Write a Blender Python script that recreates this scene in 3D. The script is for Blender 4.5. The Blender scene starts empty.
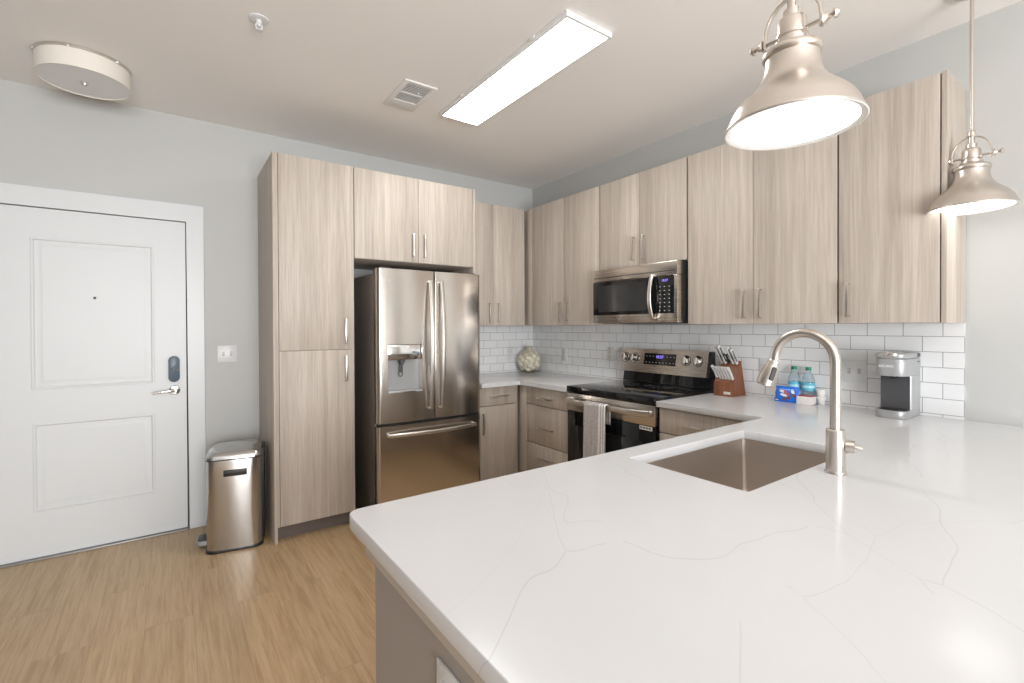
import bpy, bmesh, math, random
from mathutils import Vector, Matrix
C = bpy.context.scene.collection
SC = bpy.context.scene
PI = math.pi
random.seed(5)

# ------------------------------------------------------------------ camera, world, daylight, exposure
cam_d = bpy.data.cameras.new('camera'); cam = bpy.data.objects.new('camera', cam_d); C.objects.link(cam)
PITCH, ROLL, FPX, HORIZON = 0.0074, 0.004, 476.13, 330.285
CAMX, CAMY, CAMZ, YAW = -2.9988, -3.8404, 1.3381, 0.619
_s, _c = math.sin(YAW), math.cos(YAW)
_f0, _r0, _u0 = Vector((_s, _c, 0)), Vector((_c, -_s, 0)), Vector((0, 0, 1))
_F = _f0 * math.cos(PITCH) - _u0 * math.sin(PITCH)
_U2 = _u0 * math.cos(PITCH) + _f0 * math.sin(PITCH)
_R = _r0 * math.cos(ROLL) - _U2 * math.sin(ROLL)
_U = _U2 * math.cos(ROLL) + _r0 * math.sin(ROLL)
_m = Matrix((_R, _U, -_F)).transposed().to_4x4(); _m.translation = (CAMX, CAMY, CAMZ)
cam.matrix_world = _m
cam_d.sensor_fit = 'HORIZONTAL'; cam_d.sensor_width = 36.0
cam_d.lens = FPX * 36.0 / 1024.0
cam_d.shift_y = (HORIZON - 341.5) / 1024.0
cam_d.clip_start = 0.02
SC.camera = cam

world = bpy.data.worlds.new('world'); SC.world = world; world.use_nodes = True
world.node_tree.nodes['Background'].inputs['Color'].default_value = (0.80, 0.90, 1.0, 1)
world.node_tree.nodes['Background'].inputs['Strength'].default_value = 1.0

def area(name, loc, rot, sx, sy, power, col):
    l = bpy.data.lights.new(name, 'AREA'); l.shape = 'RECTANGLE'; l.size = sx; l.size_y = sy
    l.energy = power; l.color = col
    o = bpy.data.objects.new(name, l); C.objects.link(o); o.location = loc; o.rotation_euler = rot
    return o
# daylight coming through the living room's glazed door, behind the camera
area('daylight_glass_door', (-2.9, -7.28, 1.25), (PI/2 + .6, 0, 0), 2.5, 2.1, 275, (0.97, 0.985, 1.0))

SC.view_settings.view_transform = 'Standard'; SC.view_settings.look = 'None'
SC.view_settings.gamma = 1.0; SC.view_settings.use_curve_mapping = False
SC.view_settings.exposure = 0.17
PANEL_E, PENDANT_E = 16.0, 4.0

# ------------------------------------------------------------------ materials
def nmat(name, col=(.8, .8, .8), rough=.5, metal=0, **kw):
    m = bpy.data.materials.new(name); m.use_nodes = True
    b = m.node_tree.nodes['Principled BSDF']
    b.inputs['Base Color'].default_value = (*col, 1); b.inputs['Roughness'].default_value = rough
    b.inputs['Metallic'].default_value = metal
    for k, v in kw.items():
        b.inputs[k].default_value = v
    return m
def nodes(m): return m.node_tree.nodes, m.node_tree.links, m.node_tree.nodes['Principled BSDF']
def coords(m, kind='Object', scale=(1, 1, 1), loc=(0, 0, 0), rot=(0, 0, 0)):
    N, L, b = nodes(m)
    t = N.new('ShaderNodeTexCoord'); mp = N.new('ShaderNodeMapping')
    mp.inputs['Scale'].default_value = scale; mp.inputs['Location'].default_value = loc; mp.inputs['Rotation'].default_value = rot
    L.new(t.outputs[kind], mp.inputs['Vector']); return mp.outputs['Vector']
def noise(m, vec, scale, detail=3, rough=.5, dist=0):
    N, L, b = nodes(m); n = N.new('ShaderNodeTexNoise')
    n.inputs['Scale'].default_value = scale; n.inputs['Detail'].default_value = detail
    n.inputs['Roughness'].default_value = rough; n.inputs['Distortion'].default_value = dist
    L.new(vec, n.inputs['Vector']); return n.outputs['Fac']
def ramp(m, fac, stops):
    N, L, b = nodes(m); r = N.new('ShaderNodeValToRGB'); e = r.color_ramp.elements
    while len(e) < len(stops): e.new(.5)
    for x, (p, c) in zip(e, stops): x.position = p; x.color = (*c, 1)
    L.new(fac, r.inputs['Fac']); return r.outputs['Color']
def mix(m, a, bb, fac, mode='MIX'):
    N, L, b = nodes(m); x = N.new('ShaderNodeMix'); x.data_type = 'RGBA'; x.blend_type = mode
    for s, v in ((6, a), (7, bb)):
        if isinstance(v, tuple): x.inputs[s].default_value = (*v, 1)
        else: L.new(v, x.inputs[s])
    if isinstance(fac, (int, float)): x.inputs[0].default_value = fac
    else: L.new(fac, x.inputs[0])
    return x.outputs[2]
def math_(m, op, a, bb=0.0):
    N, L, b = nodes(m); x = N.new('ShaderNodeMath'); x.operation = op
    for s, v in ((0, a), (1, bb)):
        if isinstance(v, (int, float)): x.inputs[s].default_value = v
        else: L.new(v, x.inputs[s])
    return x.outputs[0]
def bump(m, h, strength=.1, dist=.01):
    N, L, b = nodes(m); x = N.new('ShaderNodeBump'); x.inputs['Strength'].default_value = strength
    x.inputs['Distance'].default_value = dist; L.new(h, x.inputs['Height']); L.new(x.outputs['Normal'], b.inputs['Normal'])
def setc(m, col): m.node_tree.links.new(col, m.node_tree.nodes['Principled BSDF'].inputs['Base Color'])

def paint(name, col, rough=.6, s=.05):
    m = nmat(name, col, rough)
    v = coords(m); f = noise(m, v, 140, 2); bump(m, f, s, .002)
    big = noise(m, v, .7, 2)
    setc(m, ramp(m, big, [(.2, tuple(c * .985 for c in col)), (.8, tuple(min(1, c * 1.015) for c in col))]))
    return m
M = {}
M['wall'] = paint('wall_paint', (.535, .54, .53), .55)
M['ceiling'] = paint('ceiling_paint', (.90, .88, .86), .8)
M['dim_wall'] = paint('bounce_dimming_paint', (.20, .20, .205), .6)  # unseen left wall, colour made dark to cut bounce light from that side
M['trim'] = nmat('trim_enamel', (.70, .72, .735), .35)
M['apron'] = paint('support_board_paint', (.50, .455, .41), .55)
M['door'] = nmat('door_enamel', (.70, .72, .735), .38)
M['half_wall'] = paint('half_wall_paint', (.36, .325, .295), .6)

def wood(name, light, dark, axis='z'):
    m = nmat(name, light, .5, 0)
    N, L, b = nodes(m)
    t = N.new('ShaderNodeTexCoord'); oi = N.new('ShaderNodeObjectInfo'); add = N.new('ShaderNodeVectorMath'); add.operation = 'MULTIPLY_ADD'
    cx = N.new('ShaderNodeCombineXYZ')
    for i in range(3): L.new(oi.outputs['Random'], cx.inputs[i])
    L.new(cx.outputs[0], add.inputs[0]); add.inputs[1].default_value = (7.3, 3.1, 9.7); L.new(t.outputs['Object'], add.inputs[2])
    def mp(sc):
        q = N.new('ShaderNodeMapping'); q.inputs['Scale'].default_value = sc; L.new(add.outputs[0], q.inputs['Vector']); return q.outputs[0]
    st = {'z': (1, 1, .035), 'y': (1, .035, 1), 'x': (.035, 1, 1)}[axis]
    f1 = noise(m, mp(tuple(s * 1 for s in st)), 22, 5, .65, .5)
    f2 = noise(m, mp(tuple(s * 1 for s in st)), 120, 3, .6)
    st2 = tuple(1 if s == 1 else .12 for s in st)
    f3 = noise(m, mp(st2), 3.5, 2, .5)
    mid = tuple((a + c) / 2 for a, c in zip(light, dark))
    c1 = ramp(m, f1, [(.30, dark), (.50, mid), (.68, light)])
    c2 = ramp(m, f2, [(.32, (.74, .72, .70)), (.60, (1, 1, 1))])
    c = mix(m, c1, c2, .55, 'MULTIPLY')
    c3 = ramp(m, f3, [(.3, (.86, .86, .87)), (.7, (1.0, 1.0, 1.0))])
    setc(m, mix(m, c, c3, .8, 'MULTIPLY'))
    bump(m, f2, .08, .002)
    return m
M['oak'] = wood('grey_oak_laminate', (.62, .55, .478), (.45, .39, .335))
M['oak_edge'] = wood('grey_oak_edge', (.61, .54, .465), (.52, .455, .39))
M['toe'] = nmat('toe_kick_brown', (.16, .13, .115), .6)
M['walnut'] = wood('block_wood', (.30, .115, .055), (.17, .058, .026))
M['nickel'] = nmat('brushed_nickel', (.70, .67, .63), .30, 1)
M['nickel_warm'] = nmat('satin_nickel', (.66, .61, .56), .30, 1)
M['chrome'] = nmat('polished_chrome', (.80, .80, .80), .12, 1)
def steel(name, col, rough, axis):
    m = nmat(name, col, rough, 1)
    sc = {'z': (1, 1, .004), 'h': (.004, .004, 1)}[axis]
    f = noise(m, coords(m, 'Object', sc), 700, 2)
    N, L, b = nodes(m)
    L.new(ramp(m, f, [(.3, (rough * .85,) * 3), (.7, (rough * 1.2,) * 3)]), b.inputs['Roughness'])
    bump(m, f, .015, .001)
    return m
M['steel'] = steel('stainless_steel', (.60, .555, .51), .20, 'z')
M['steel_h'] = steel('stainless_band', (.62, .57, .515), .24, 'h')
M['steel_sink'] = steel('sink_steel', (.62, .56, .51), .42, 'h')
M['steel_bin'] = steel('bin_steel', (.55, .545, .54), .18, 'z')
M['dark_steel'] = nmat('dark_grey_enamel', (.22, .195, .175), .4, .4)
M['black_glass'] = nmat('black_glass', (.008, .008, .009), .05)
M['black'] = nmat('black_plastic', (.015, .015, .016), .4)
M['dark_grey'] = nmat('dark_grey_plastic', (.07, .07, .075), .45)
M['navy_grey'] = nmat('slate_plastic', (.10, .14, .19), .35)
M['silver'] = nmat('silver_plastic', (.40, .405, .41), .36, .35)
M['white_plastic'] = nmat('white_plastic', (.72, .73, .74), .3)
M['offwhite_plastic'] = nmat('ivory_plate', (.68, .67, .64), .35)
M['white_metal'] = nmat('white_powder_coat', (.80, .80, .79), .4)
M['slot'] = nmat('slot_dark', (.03, .03, .03), .6)
M['grille'] = nmat('vent_grey', (.42, .43, .44), .6)
M['threshold'] = nmat('threshold_metal', (.35, .34, .33), .4, .6)
M['reveal'] = nmat('gasket_grey', (.09, .085, .08), .7)
M['shade'] = nmat('drum_shade_linen', (.83, .79, .72), .7)
M['diffuser_off'] = nmat('frosted_acrylic', (.80, .79, .80), .4)
M['ink'] = nmat('label_ink', (.55, .56, .57), .4)
M['white_ink'] = nmat('white_ink', (.85, .85, .85), .5)
M['black_ink'] = nmat('black_ink', (.03, .03, .03), .5)
def glow(name, col, e):
    m = nmat(name, (.0, .0, .0), .5)
    b = m.node_tree.nodes['Principled BSDF']
    b.inputs['Emission Color'].default_value = (*col, 1); b.inputs['Emission Strength'].default_value = e
    return m
M['panel_glow'] = glow('panel_diffuser', (1, .98, .945), PANEL_E)
M['pendant_glow'] = glow('pendant_diffuser', (1, .98, .945), PENDANT_E)
M['lcd'] = glow('display_digits', (.30, .22, 1.0), 1.6)

# white quartz with thin wandering veins
m = nmat('white_quartz', (.80, .785, .78), .15, 0, **{'Specular IOR Level': .25}); M['quartz'] = m
v = coords(m)
def vein(sc, dist, seed, width, off):
    v0 = coords(m, 'Object', (1, 1, 1), (seed, seed * .37, 0), (0, 0, off))
    N, L, b = nodes(m)
    q = N.new('ShaderNodeMapping'); q.inputs['Scale'].default_value = (.38, 1, 1); L.new(v0, q.inputs['Vector']); vv = q.outputs[0]
    w = N.new('ShaderNodeTexNoise'); w.inputs['Scale'].default_value = 2.6; w.inputs['Detail'].default_value = 2.5; w.inputs['Roughness'].default_value = .45; L.new(vv, w.inputs['Vector'])
    a = N.new('ShaderNodeVectorMath'); a.operation = 'MULTIPLY_ADD'; L.new(w.outputs['Color'], a.inputs[0]); a.inputs[1].default_value = (dist,) * 3; L.new(vv, a.inputs[2])
    o = N.new('ShaderNodeTexVoronoi'); o.feature = 'DISTANCE_TO_EDGE'; o.inputs['Scale'].default_value = sc; L.new(a.outputs[0], o.inputs['Vector'])
    line = math_(m, 'LESS_THAN', o.outputs['Distance'], width)
    patch = noise(m, vv, 2.6, 2); keep = math_(m, 'GREATER_THAN', patch, .47)
    return math_(m, 'MULTIPLY', line, keep)
cl = ramp(m, noise(m, v, 2.0, 4), [(.3, (.645, .652, .668)), (.7, (.68, .687, .703))])
k1 = math_(m, 'MULTIPLY', vein(1.5, .30, 3.1, .0013, -.80), .30)
k2 = math_(m, 'MULTIPLY', vein(2.4, .35, 8.4, .0014, -.55), .22)
setc(m, mix(m, mix(m, cl, (.42, .42, .42), k1), (.45, .45, .45), k2))

# white subway tile, running bond, grey grout ; u = along the wall, v = height
def tile(name, wall):
    m = nmat(name, (.75, .77, .79), .18); N, L, b = nodes(m)
    g = N.new('ShaderNodeNewGeometry'); sp = N.new('ShaderNodeSeparateXYZ'); L.new(g.outputs['Position'], sp.inputs[0])
    cb = N.new('ShaderNodeCombineXYZ')
    src = sp.outputs['X'] if wall == 'back' else sp.outputs['Y']
    L.new(math_(m, 'ADD', src, 3.032 + .076 + .152 * 40), cb.inputs[0]); L.new(math_(m, 'ADD', sp.outputs['Z'], -.985 + .0746 * 24), cb.inputs[1])
    t = N.new('ShaderNodeTexBrick'); t.offset = .5; t.offset_frequency = 2; t.squash = 1
    for k, val in (('Scale', 1.0), ('Mortar Size', .0017), ('Mortar Smooth', .2), ('Bias', 0.0), ('Brick Width', .152), ('Row Height', .0746)):
        t.inputs[k].default_value = val
    t.inputs['Color1'].default_value = (.85, .855, .86, 1); t.inputs['Color2'].default_value = (.80, .81, .82, 1); t.inputs['Mortar'].default_value = (.30, .31, .32, 1)
    L.new(cb.outputs[0], t.inputs['Vector']); setc(m, t.outputs['Color'])
    bump(m, math_(m, 'SUBTRACT', 1.0, t.outputs['Fac']), .25, .002)
    L.new(math_(m, 'ADD', math_(m, 'MULTIPLY', t.outputs['Fac'], .5), .16), b.inputs['Roughness'])
    return m
M['tile_back'] = tile('subway_tile_back', 'back'); M['tile_right'] = tile('subway_tile_right', 'right')

# vinyl oak planks running away from the camera along y
m = nmat('oak_plank_floor', (.5, .35, .2), .38); M['floor'] = m
N, L, b = nodes(m)
g = N.new('ShaderNodeNewGeometry'); sp = N.new('ShaderNodeSeparateXYZ'); L.new(g.outputs['Position'], sp.inputs[0])
cb = N.new('ShaderNodeCombineXYZ'); L.new(math_(m, 'ADD', sp.outputs['Y'], 30.0), cb.inputs[0]); L.new(math_(m, 'ADD', sp.outputs['X'], 20.03), cb.inputs[1])
t = N.new('ShaderNodeTexBrick'); t.offset = .37; t.offset_frequency = 2
for k, val in (('Scale', 1.0), ('Mortar Size', .0009), ('Mortar Smooth', .1), ('Bias', 0.0), ('Brick Width', 1.22), ('Row Height', .18)):
    t.inputs[k].default_value = val
t.inputs['Color1'].default_value = (0, 0, 0, 1); t.inputs['Color2'].default_value = (1, 1, 1, 1); t.inputs['Mortar'].default_value = (.5, .5, .5, 1)
L.new(cb.outputs[0], t.inputs['Vector'])
sep = N.new('ShaderNodeSeparateColor'); L.new(t.outputs['Color'], sep.inputs[0])
shift = N.new('ShaderNodeVectorMath'); shift.operation = 'MULTIPLY_ADD'
c3 = N.new('ShaderNodeCombineXYZ'); [L.new(sep.outputs[0], c3.inputs[i]) for i in range(3)]
L.new(c3.outputs[0], shift.inputs[0]); shift.inputs[1].default_value = (5, 7, 3); L.new(g.outputs['Position'], shift.inputs[2])
def fmap(sc):
    q = N.new('ShaderNodeMapping'); q.inputs['Scale'].default_value = sc; L.new(shift.outputs[0], q.inputs['Vector']); return q.outputs[0]
a1 = noise(m, fmap((1, .07, 1)), 14, 6, .65, 1.0)
a2 = noise(m, fmap((1, .05, 1)), 75, 3, .6, .5)
base = ramp(m, a1, [(.28, (.43, .285, .155)), (.46, (.52, .365, .21)), (.70, (.58, .425, .26))])
base = mix(m, base, ramp(m, a2, [(.32, (.72, .67, .60)), (.58, (1, 1, 1))]), .7, 'MULTIPLY')
pl = ramp(m, sep.outputs[0], [(0, (.93, .92, .91)), (1, (1.05, 1.04, 1.03))])
base = mix(m, base, pl, 1.0, 'MULTIPLY')
setc(m, mix(m, base, (.25, .16, .09), math_(m, 'MULTIPLY', t.outputs['Fac'], .45)))
bump(m, a2, .06, .002)

# towel weave
m = nmat('towel_cloth', (.36, .32, .31), .9); M['towel'] = m
v = coords(m); N, L, b = nodes(m)
sp = N.new('ShaderNodeSeparateXYZ'); L.new(v, sp.inputs[0])
f = noise(m, coords(m, 'Object', (1, 1, .5)), 260, 3, .7)
cc = ramp(m, f, [(.35, (.27, .245, .245)), (.65, (.68, .65, .64))])
st = math_(m, 'SINE', math_(m, 'MULTIPLY', sp.outputs['Y'], 2 * PI / .022))
stripe = math_(m, 'MULTIPLY', math_(m, 'GREATER_THAN', st, .1), math_(m, 'LESS_THAN', sp.outputs['Y'], -.055))
setc(m, mix(m, cc, (.80, .78, .76), stripe))
bump(m, f, .5, .003)
# vase shells
m = nmat('shell_cream', (.60, .55, .42), .6); M['shell'] = m
f = noise(m, coords(m), 26, 3); setc(m, ramp(m, f, [(.3, (.52, .47, .35)), (.7, (.78, .75, .64))]))
m = nmat('clear_bottle', (.80, .92, .98), .05, 0); M['bottle'] = m
m.node_tree.nodes['Principled BSDF'].inputs['Transmission Weight'].default_value = .85
m.node_tree.nodes['Principled BSDF'].inputs['IOR'].default_value = 1.2
M['bottle_label'] = nmat('bottle_label_blue', (.10, .45, .62), .4)
M['cap_green'] = nmat('cap_green', (.01, .22, .12), .4)
M['pouch'] = nmat('pouch_blue', (.02, .17, .72), .22)
M['cookie'] = nmat('cookie_brown', (.16, .075, .045), .7)
M['red'] = nmat('red_print', (.50, .08, .06), .5)
M['carton'] = nmat('carton_white', (.80, .78, .76), .6)
M['knife_steel'] = nmat('knife_handle_steel', (.78, .77, .75), .28, .35)

# ------------------------------------------------------------------ mesh helpers
def nb(): return bmesh.new()
def box(bm, a, b, bev=0.0, seg=2):
    x0, x1 = sorted((a[0], b[0])); y0, y1 = sorted((a[1], b[1])); z0, z1 = sorted((a[2], b[2]))
    vs = [bm.verts.new(p) for p in ((x0, y0, z0), (x1, y0, z0), (x1, y1, z0), (x0, y1, z0), (x0, y0, z1), (x1, y0, z1), (x1, y1, z1), (x0, y1, z1))]
    fs = [bm.faces.new([vs[i] for i in f]) for f in ((0, 3, 2, 1), (4, 5, 6, 7), (0, 1, 5, 4), (1, 2, 6, 5), (2, 3, 7, 6), (3, 0, 4, 7))]
    if bev > 0:
        es = list({e for f in fs for e in f.edges})
        bmesh.ops.bevel(bm, geom=es, offset=bev, segments=seg, profile=.5, affect='EDGES')
    return vs
def lathe(bm, prof, seg=32, c=(0, 0, 0), axis=(0, 0, 1), cap=True):
    ax = Vector(axis).normalized(); q = Vector((0, 0, 1)).rotation_difference(ax); c = Vector(c)
    rings = []
    for r, z in prof:
        if r < 1e-6: rings.append([bm.verts.new(c + q @ Vector((0, 0, z)))])
        else: rings.append([bm.verts.new(c + q @ Vector((r * math.cos(2 * PI * i / seg), r * math.sin(2 * PI * i / seg), z))) for i in range(seg)])
    for p, n in zip(rings, rings[1:]):
        for i in range(seg):
            j = (i + 1) % seg
            a = [p[i], p[j]] if len(p) > 1 else [p[0]]
            bb = [n[j], n[i]] if len(n) > 1 else [n[0]]
            f = a + bb
            if len(f) >= 3:
                try: bm.faces.new(f)
                except ValueError: pass
    if cap:
        if len(rings[0]) > 1: bm.faces.new(list(reversed(rings[0])))
        if len(rings[-1]) > 1: bm.faces.new(rings[-1])
def cyl(bm, p0, p1, r, seg=20, r1=None):
    p0, p1 = Vector(p0), Vector(p1); d = p1 - p0
    lathe(bm, [(r, 0), (r if r1 is None else r1, d.length)], seg, p0, d)
def tube(bm, pts, r, seg=14, closed=False):
    pts = [Vector(p) for p in pts]; n = len(pts); rr = r if isinstance(r, (list, tuple)) else [r] * n
    rings = []; up = None
    for i, p in enumerate(pts):
        if closed: t = (pts[(i + 1) % n] - pts[i - 1])
        else: t = (pts[min(i + 1, n - 1)] - pts[max(i - 1, 0)])
        t.normalize()
        if up is None:
            up = t.orthogonal().normalized()
        else:
            up = (up - t * up.dot(t)).normalized()
        w = t.cross(up)
        rings.append([bm.verts.new(p + up * (rr[i] * math.cos(2 * PI * k / seg)) + w * (rr[i] * math.sin(2 * PI * k / seg))) for k in range(seg)])
    m_ = n if closed else n - 1
    for i in range(m_):
        a, b2 = rings[i], rings[(i + 1) % n]
        for k in range(seg):
            j = (k + 1) % seg; bm.faces.new((a[k], a[j], b2[j], b2[k]))
    if not closed:
        bm.faces.new(list(reversed(rings[0]))); bm.faces.new(rings[-1])
def prism(bm, pts, axis, a, b, bev=0, seg=2):
    """polygon of 2-D points extruded along axis from a to b ; axis x: (y,z) ; y: (x,z) ; z: (x,y)"""
    def P(u, v, w): return {'x': (w, u, v), 'y': (u, w, v), 'z': (u, v, w)}[axis]
    A = [bm.verts.new(P(u, v, a)) for u, v in pts]; B = [bm.verts.new(P(u, v, b)) for u, v in pts]
    fs = [bm.faces.new(A), bm.faces.new(list(reversed(B)))]
    n = len(pts)
    for i in range(n):
        j = (i + 1) % n; fs.append(bm.faces.new((A[j], A[i], B[i], B[j])))
    if bev:
        es = list(fs[0].edges) + list(fs[1].edges)
        bmesh.ops.bevel(bm, geom=es, offset=bev, segments=seg, profile=.5, affect='EDGES')
def rrect(x0, x1, y0, y1, r, n=6, corners=(1, 1, 1, 1)):
    """rounded rectangle, counter clockwise from x0,y0 ; r per corner"""
    out = []
    for k, (cx, cy, a0) in enumerate(((x0, y0, PI), (x1, y0, 1.5 * PI), (x1, y1, 0), (x0, y1, .5 * PI))):
        if not corners[k] or r <= 0: out.append((cx, cy)); continue
        ox = cx + (r if cx == x0 else -r); oy = cy + (r if cy == y0 else -r)
        for i in range(n + 1):
            a = a0 + i * PI / 2 / n; out.append((ox + r * math.cos(a), oy + r * math.sin(a)))
    return out
def holed(loops, axis, a, b, bev=0.0):
    """flat sheet with holes (first loop is the outline), thickness a..b along axis, returned as a bmesh"""
    cu = bpy.data.curves.new('tmp', 'CURVE'); cu.dimensions = '2D'; cu.fill_mode = 'BOTH'
    cu.extrude = abs(b - a) / 2 - bev; cu.bevel_depth = bev; cu.bevel_resolution = 1
    cu.offset = -bev
    for lp in loops:
        s = cu.splines.new('POLY'); s.points.add(len(lp) - 1); s.use_cyclic_u = True
        for p, (x, y) in zip(s.points, lp): p.co = (x, y, 0, 1)
    o = bpy.data.objects.new('tmp', cu); C.objects.link(o)
    dg = bpy.context.evaluated_depsgraph_get(); me = bpy.data.meshes.new_from_object(o.evaluated_get(dg))
    bpy.data.objects.remove(o); bpy.data.curves.remove(cu)
    bm = nb(); bm.from_mesh(me); bpy.data.meshes.remove(me)
    mid = (a + b) / 2
    for vv in bm.verts:
        x, y, z = vv.co
        vv.co = {'z': (x, y, mid + z), 'x': (mid + z, x, y), 'y': (x, mid + z, y)}[axis]
    bmesh.ops.remove_doubles(bm, verts=bm.verts, dist=1e-5)
    return bm
def finish(name, bm, mat, smooth=35, weld=False):
    bmesh.ops.recalc_face_normals(bm, faces=bm.faces)
    me = bpy.data.meshes.new(name); bm.to_mesh(me); bm.free()
    me.materials.append(M[mat] if isinstance(mat, str) else mat)
    if smooth:
        me.polygons.foreach_set('use_smooth', [True] * len(me.polygons))
        me.set_sharp_from_angle(angle=math.radians(smooth))
    return me
def worldpos(o):
    p = Vector((0, 0, 0))
    while o: p += o.location; o = o.parent
    return p
def obj(name, bm, mat, parent=None, smooth=35, label=None, local=False):
    """link a mesh ; its coordinates are world ones unless local"""
    if parent and not local:
        p = worldpos(parent)
        for vv in bm.verts: vv.co -= p
    o = bpy.data.objects.new(name, finish(name, bm, mat, smooth)); C.objects.link(o)
    if parent: o.parent = parent
    if label: o['label'] = label
    return o
def tag(o, label, cat, group=None, kind=None):
    o['label'] = label; o['category'] = cat
    if group: o['group'] = group
    if kind: o['kind'] = kind
    return o
def thing(name, label, cat, loc=(0, 0, 0), rz=0, group=None):
    o = bpy.data.objects.new(name, None); C.objects.link(o); o.empty_display_size = .05
    o.location = loc; o.rotation_euler = (0, 0, rz)
    return tag(o, label, cat, group)
def struct(name, bm, mat, label=None, cat=None, smooth=35, parent=None):
    o = obj(name, bm, mat, parent, smooth)
    if parent is None:
        o['kind'] = 'structure'
        if label: tag(o, label, cat, None, 'structure')
    return o
def dup(root, loc, label=None, group=None, rz=None):
    r = root.copy(); C.objects.link(r); r.location = loc
    if rz is not None: r.rotation_euler = (0, 0, rz)
    if label: r['label'] = label
    if group: r['group'] = group
    for ch in list(root.children):
        c = ch.copy(); C.objects.link(c); c.parent = r
        for g_ in ch.children:
            d = g_.copy(); C.objects.link(d); d.parent = c
    return r
def text(name, s, mat, parent, size, loc, right, up, depth=.0006, align='CENTER', local=False):
    cu = bpy.data.curves.new('tmp', 'FONT'); cu.body = s; cu.size = size; cu.extrude = depth; cu.align_x = align; cu.align_y = 'CENTER'
    o = bpy.data.objects.new('tmp', cu); C.objects.link(o)
    dg = bpy.context.evaluated_depsgraph_get(); me = bpy.data.meshes.new_from_object(o.evaluated_get(dg))
    bpy.data.objects.remove(o); bpy.data.curves.remove(cu)
    bm = nb(); bm.from_mesh(me); bpy.data.meshes.remove(me)
    r, u = Vector(right), Vector(up); n = r.cross(u); lo = Vector(loc)
    for vv in bm.verts: vv.co = lo + r * vv.co.x + u * vv.co.y + n * vv.co.z
    return obj(name, bm, mat, parent, 0, local=local)

# frames: u along the run, n out of the wall, z up
def FA(u, n, z): return (u, -n, z)            # entry-door wall (y = 0), u = x
def FB(u, n, z): return (-n, -u, z)           # range wall (x = 0), u = -y
def FP(u, n, z): return (-u, -3.345 + n, z)   # peninsula, kitchen side
def fbox(bm, fr, u0, u1, n0, n1, z0, z1, bev=0.0): return box(bm, fr(u0, n0, z0), fr(u1, n1, z1), bev)

ZC = .896            # counter top
CT = .034            # counter thickness
H = 2.738

# ------------------------------------------------------------------ room shell
bm = nb(); box(bm, (-5.1, -7.4, -.05), (.1, .1, 0)); struct('floor', bm, 'floor', 'light oak plank floor', 'floor')
bm = nb(); box(bm, (-5.1, -7.4, H), (.1, .1, H + .06)); struct('ceiling', bm, 'ceiling', 'plain warm white ceiling', 'ceiling')
bm = holed([[(-5.1, 0), (.1, 0), (.1, H), (-5.1, H)], [(-3.845, .002), (-2.918, .002), (-2.918, 2.045), (-3.845, 2.045)]], 'y', 0, .1)
struct('wall_back', bm, 'wall', 'light grey wall with the entry door', 'wall')
bm = nb(); box(bm, (0, -7.4, 0), (.1, 0, H)); struct('wall_right', bm, 'wall', 'light grey wall behind the range', 'wall')
bm = nb(); box(bm, (-5.1, -7.4, 0), (-5.0, 0, H)); struct('wall_left', bm, 'dim_wall', 'unseen living area wall, made dark grey to cut bounced light', 'wall')
bm = holed([[(-5.1, 0), (.1, 0), (.1, H), (-5.1, H)], [(-4.15, .2), (-1.65, .2), (-1.65, 2.3), (-4.15, 2.3)]], 'y', -7.3, -7.2)
struct('wall_front', bm, 'wall', 'light grey wall of the living area with glazing', 'wall')
bm = holed([[(-4.15, .2), (-1.65, .2), (-1.65, 2.3), (-4.15, 2.3)], [(-4.09, .26), (-2.93, .26), (-2.93, 2.24), (-4.09, 2.24)], [(-2.87, .26), (-1.71, .26), (-1.71, 2.24), (-2.87, 2.24)]], 'y', -7.26, -7.21)
struct('window_1', bm, 'trim', 'white framed glazing of the living area', 'window')

# entry door: slab with two raised panels, viewer, lock, lever, casing, threshold
def ring_panel(bm, x0, x1, z0, z1, steps, ycap_extra=True):
    """nested rectangles facing -y ; steps = (inset, y)"""
    loops = []
    for ins, y in steps:
        loops.append([bm.verts.new(p) for p in ((x0 + ins, y, z0 + ins), (x1 - ins, y, z0 + ins), (x1 - ins, y, z1 - ins), (x0 + ins, y, z1 - ins))])
    for p, n in zip(loops, loops[1:]):
        for i in range(4):
            j = (i + 1) % 4; bm.faces.new((p[i], p[j], n[j], n[i]))
    bm.faces.new(loops[-1])
P1, P2 = (-3.665, -3.095, .983, 1.868), (-3.662, -3.097, .276, .789)
rc = lambda p: [(p[0], p[2]), (p[1], p[2]), (p[1], p[3]), (p[0], p[3])]
bm = holed([[(-3.838, .012), (-2.927, .012), (-2.927, 2.037), (-3.838, 2.037)], rc(P1), rc(P2)], 'y', -.004, .03)
for p in (P1, P2):
    ring_panel(bm, p[0], p[1], p[2], p[3], [(0, -.004), (.005, -.0062), (.012, -.0062), (.018, .0005), (.034, .001), (.048, -.002), (.054, -.002)])
door = struct('door_1', bm, 'door', 'white two-panel entry door with slate keyless lock', 'door', smooth=20)
bm = nb(); lathe(bm, [(.0085, 0), (.0085, .003), (.006, .0045), (.0055, .002)], 16, (-3.384, -.001, 1.524), (0, -1, 0)); pv = obj('door_viewer', bm, 'nickel', door)
bm = nb(); lathe(bm, [(.0055, 0), (.0055, .0035)], 16, (-3.384, -.001, 1.524), (0, -1, 0)); obj('viewer_lens', bm, 'black', pv)
bm = nb(); prism(bm, rrect(-3.025, -2.963, .985, 1.155, .0308, 8), 'y', -.004, -.028, .004); lk = obj('smart_lock', bm, 'navy_grey', door, label='slate grey pill-shaped keyless lock')
bm = nb(); box(bm, (-3.023, -.0275, 1.061), (-3.002, -.0287, 1.078)); box(bm, (-2.986, -.0275, 1.061), (-2.965, -.0287, 1.078)); obj('keypad_window', bm, 'black', lk)
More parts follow.
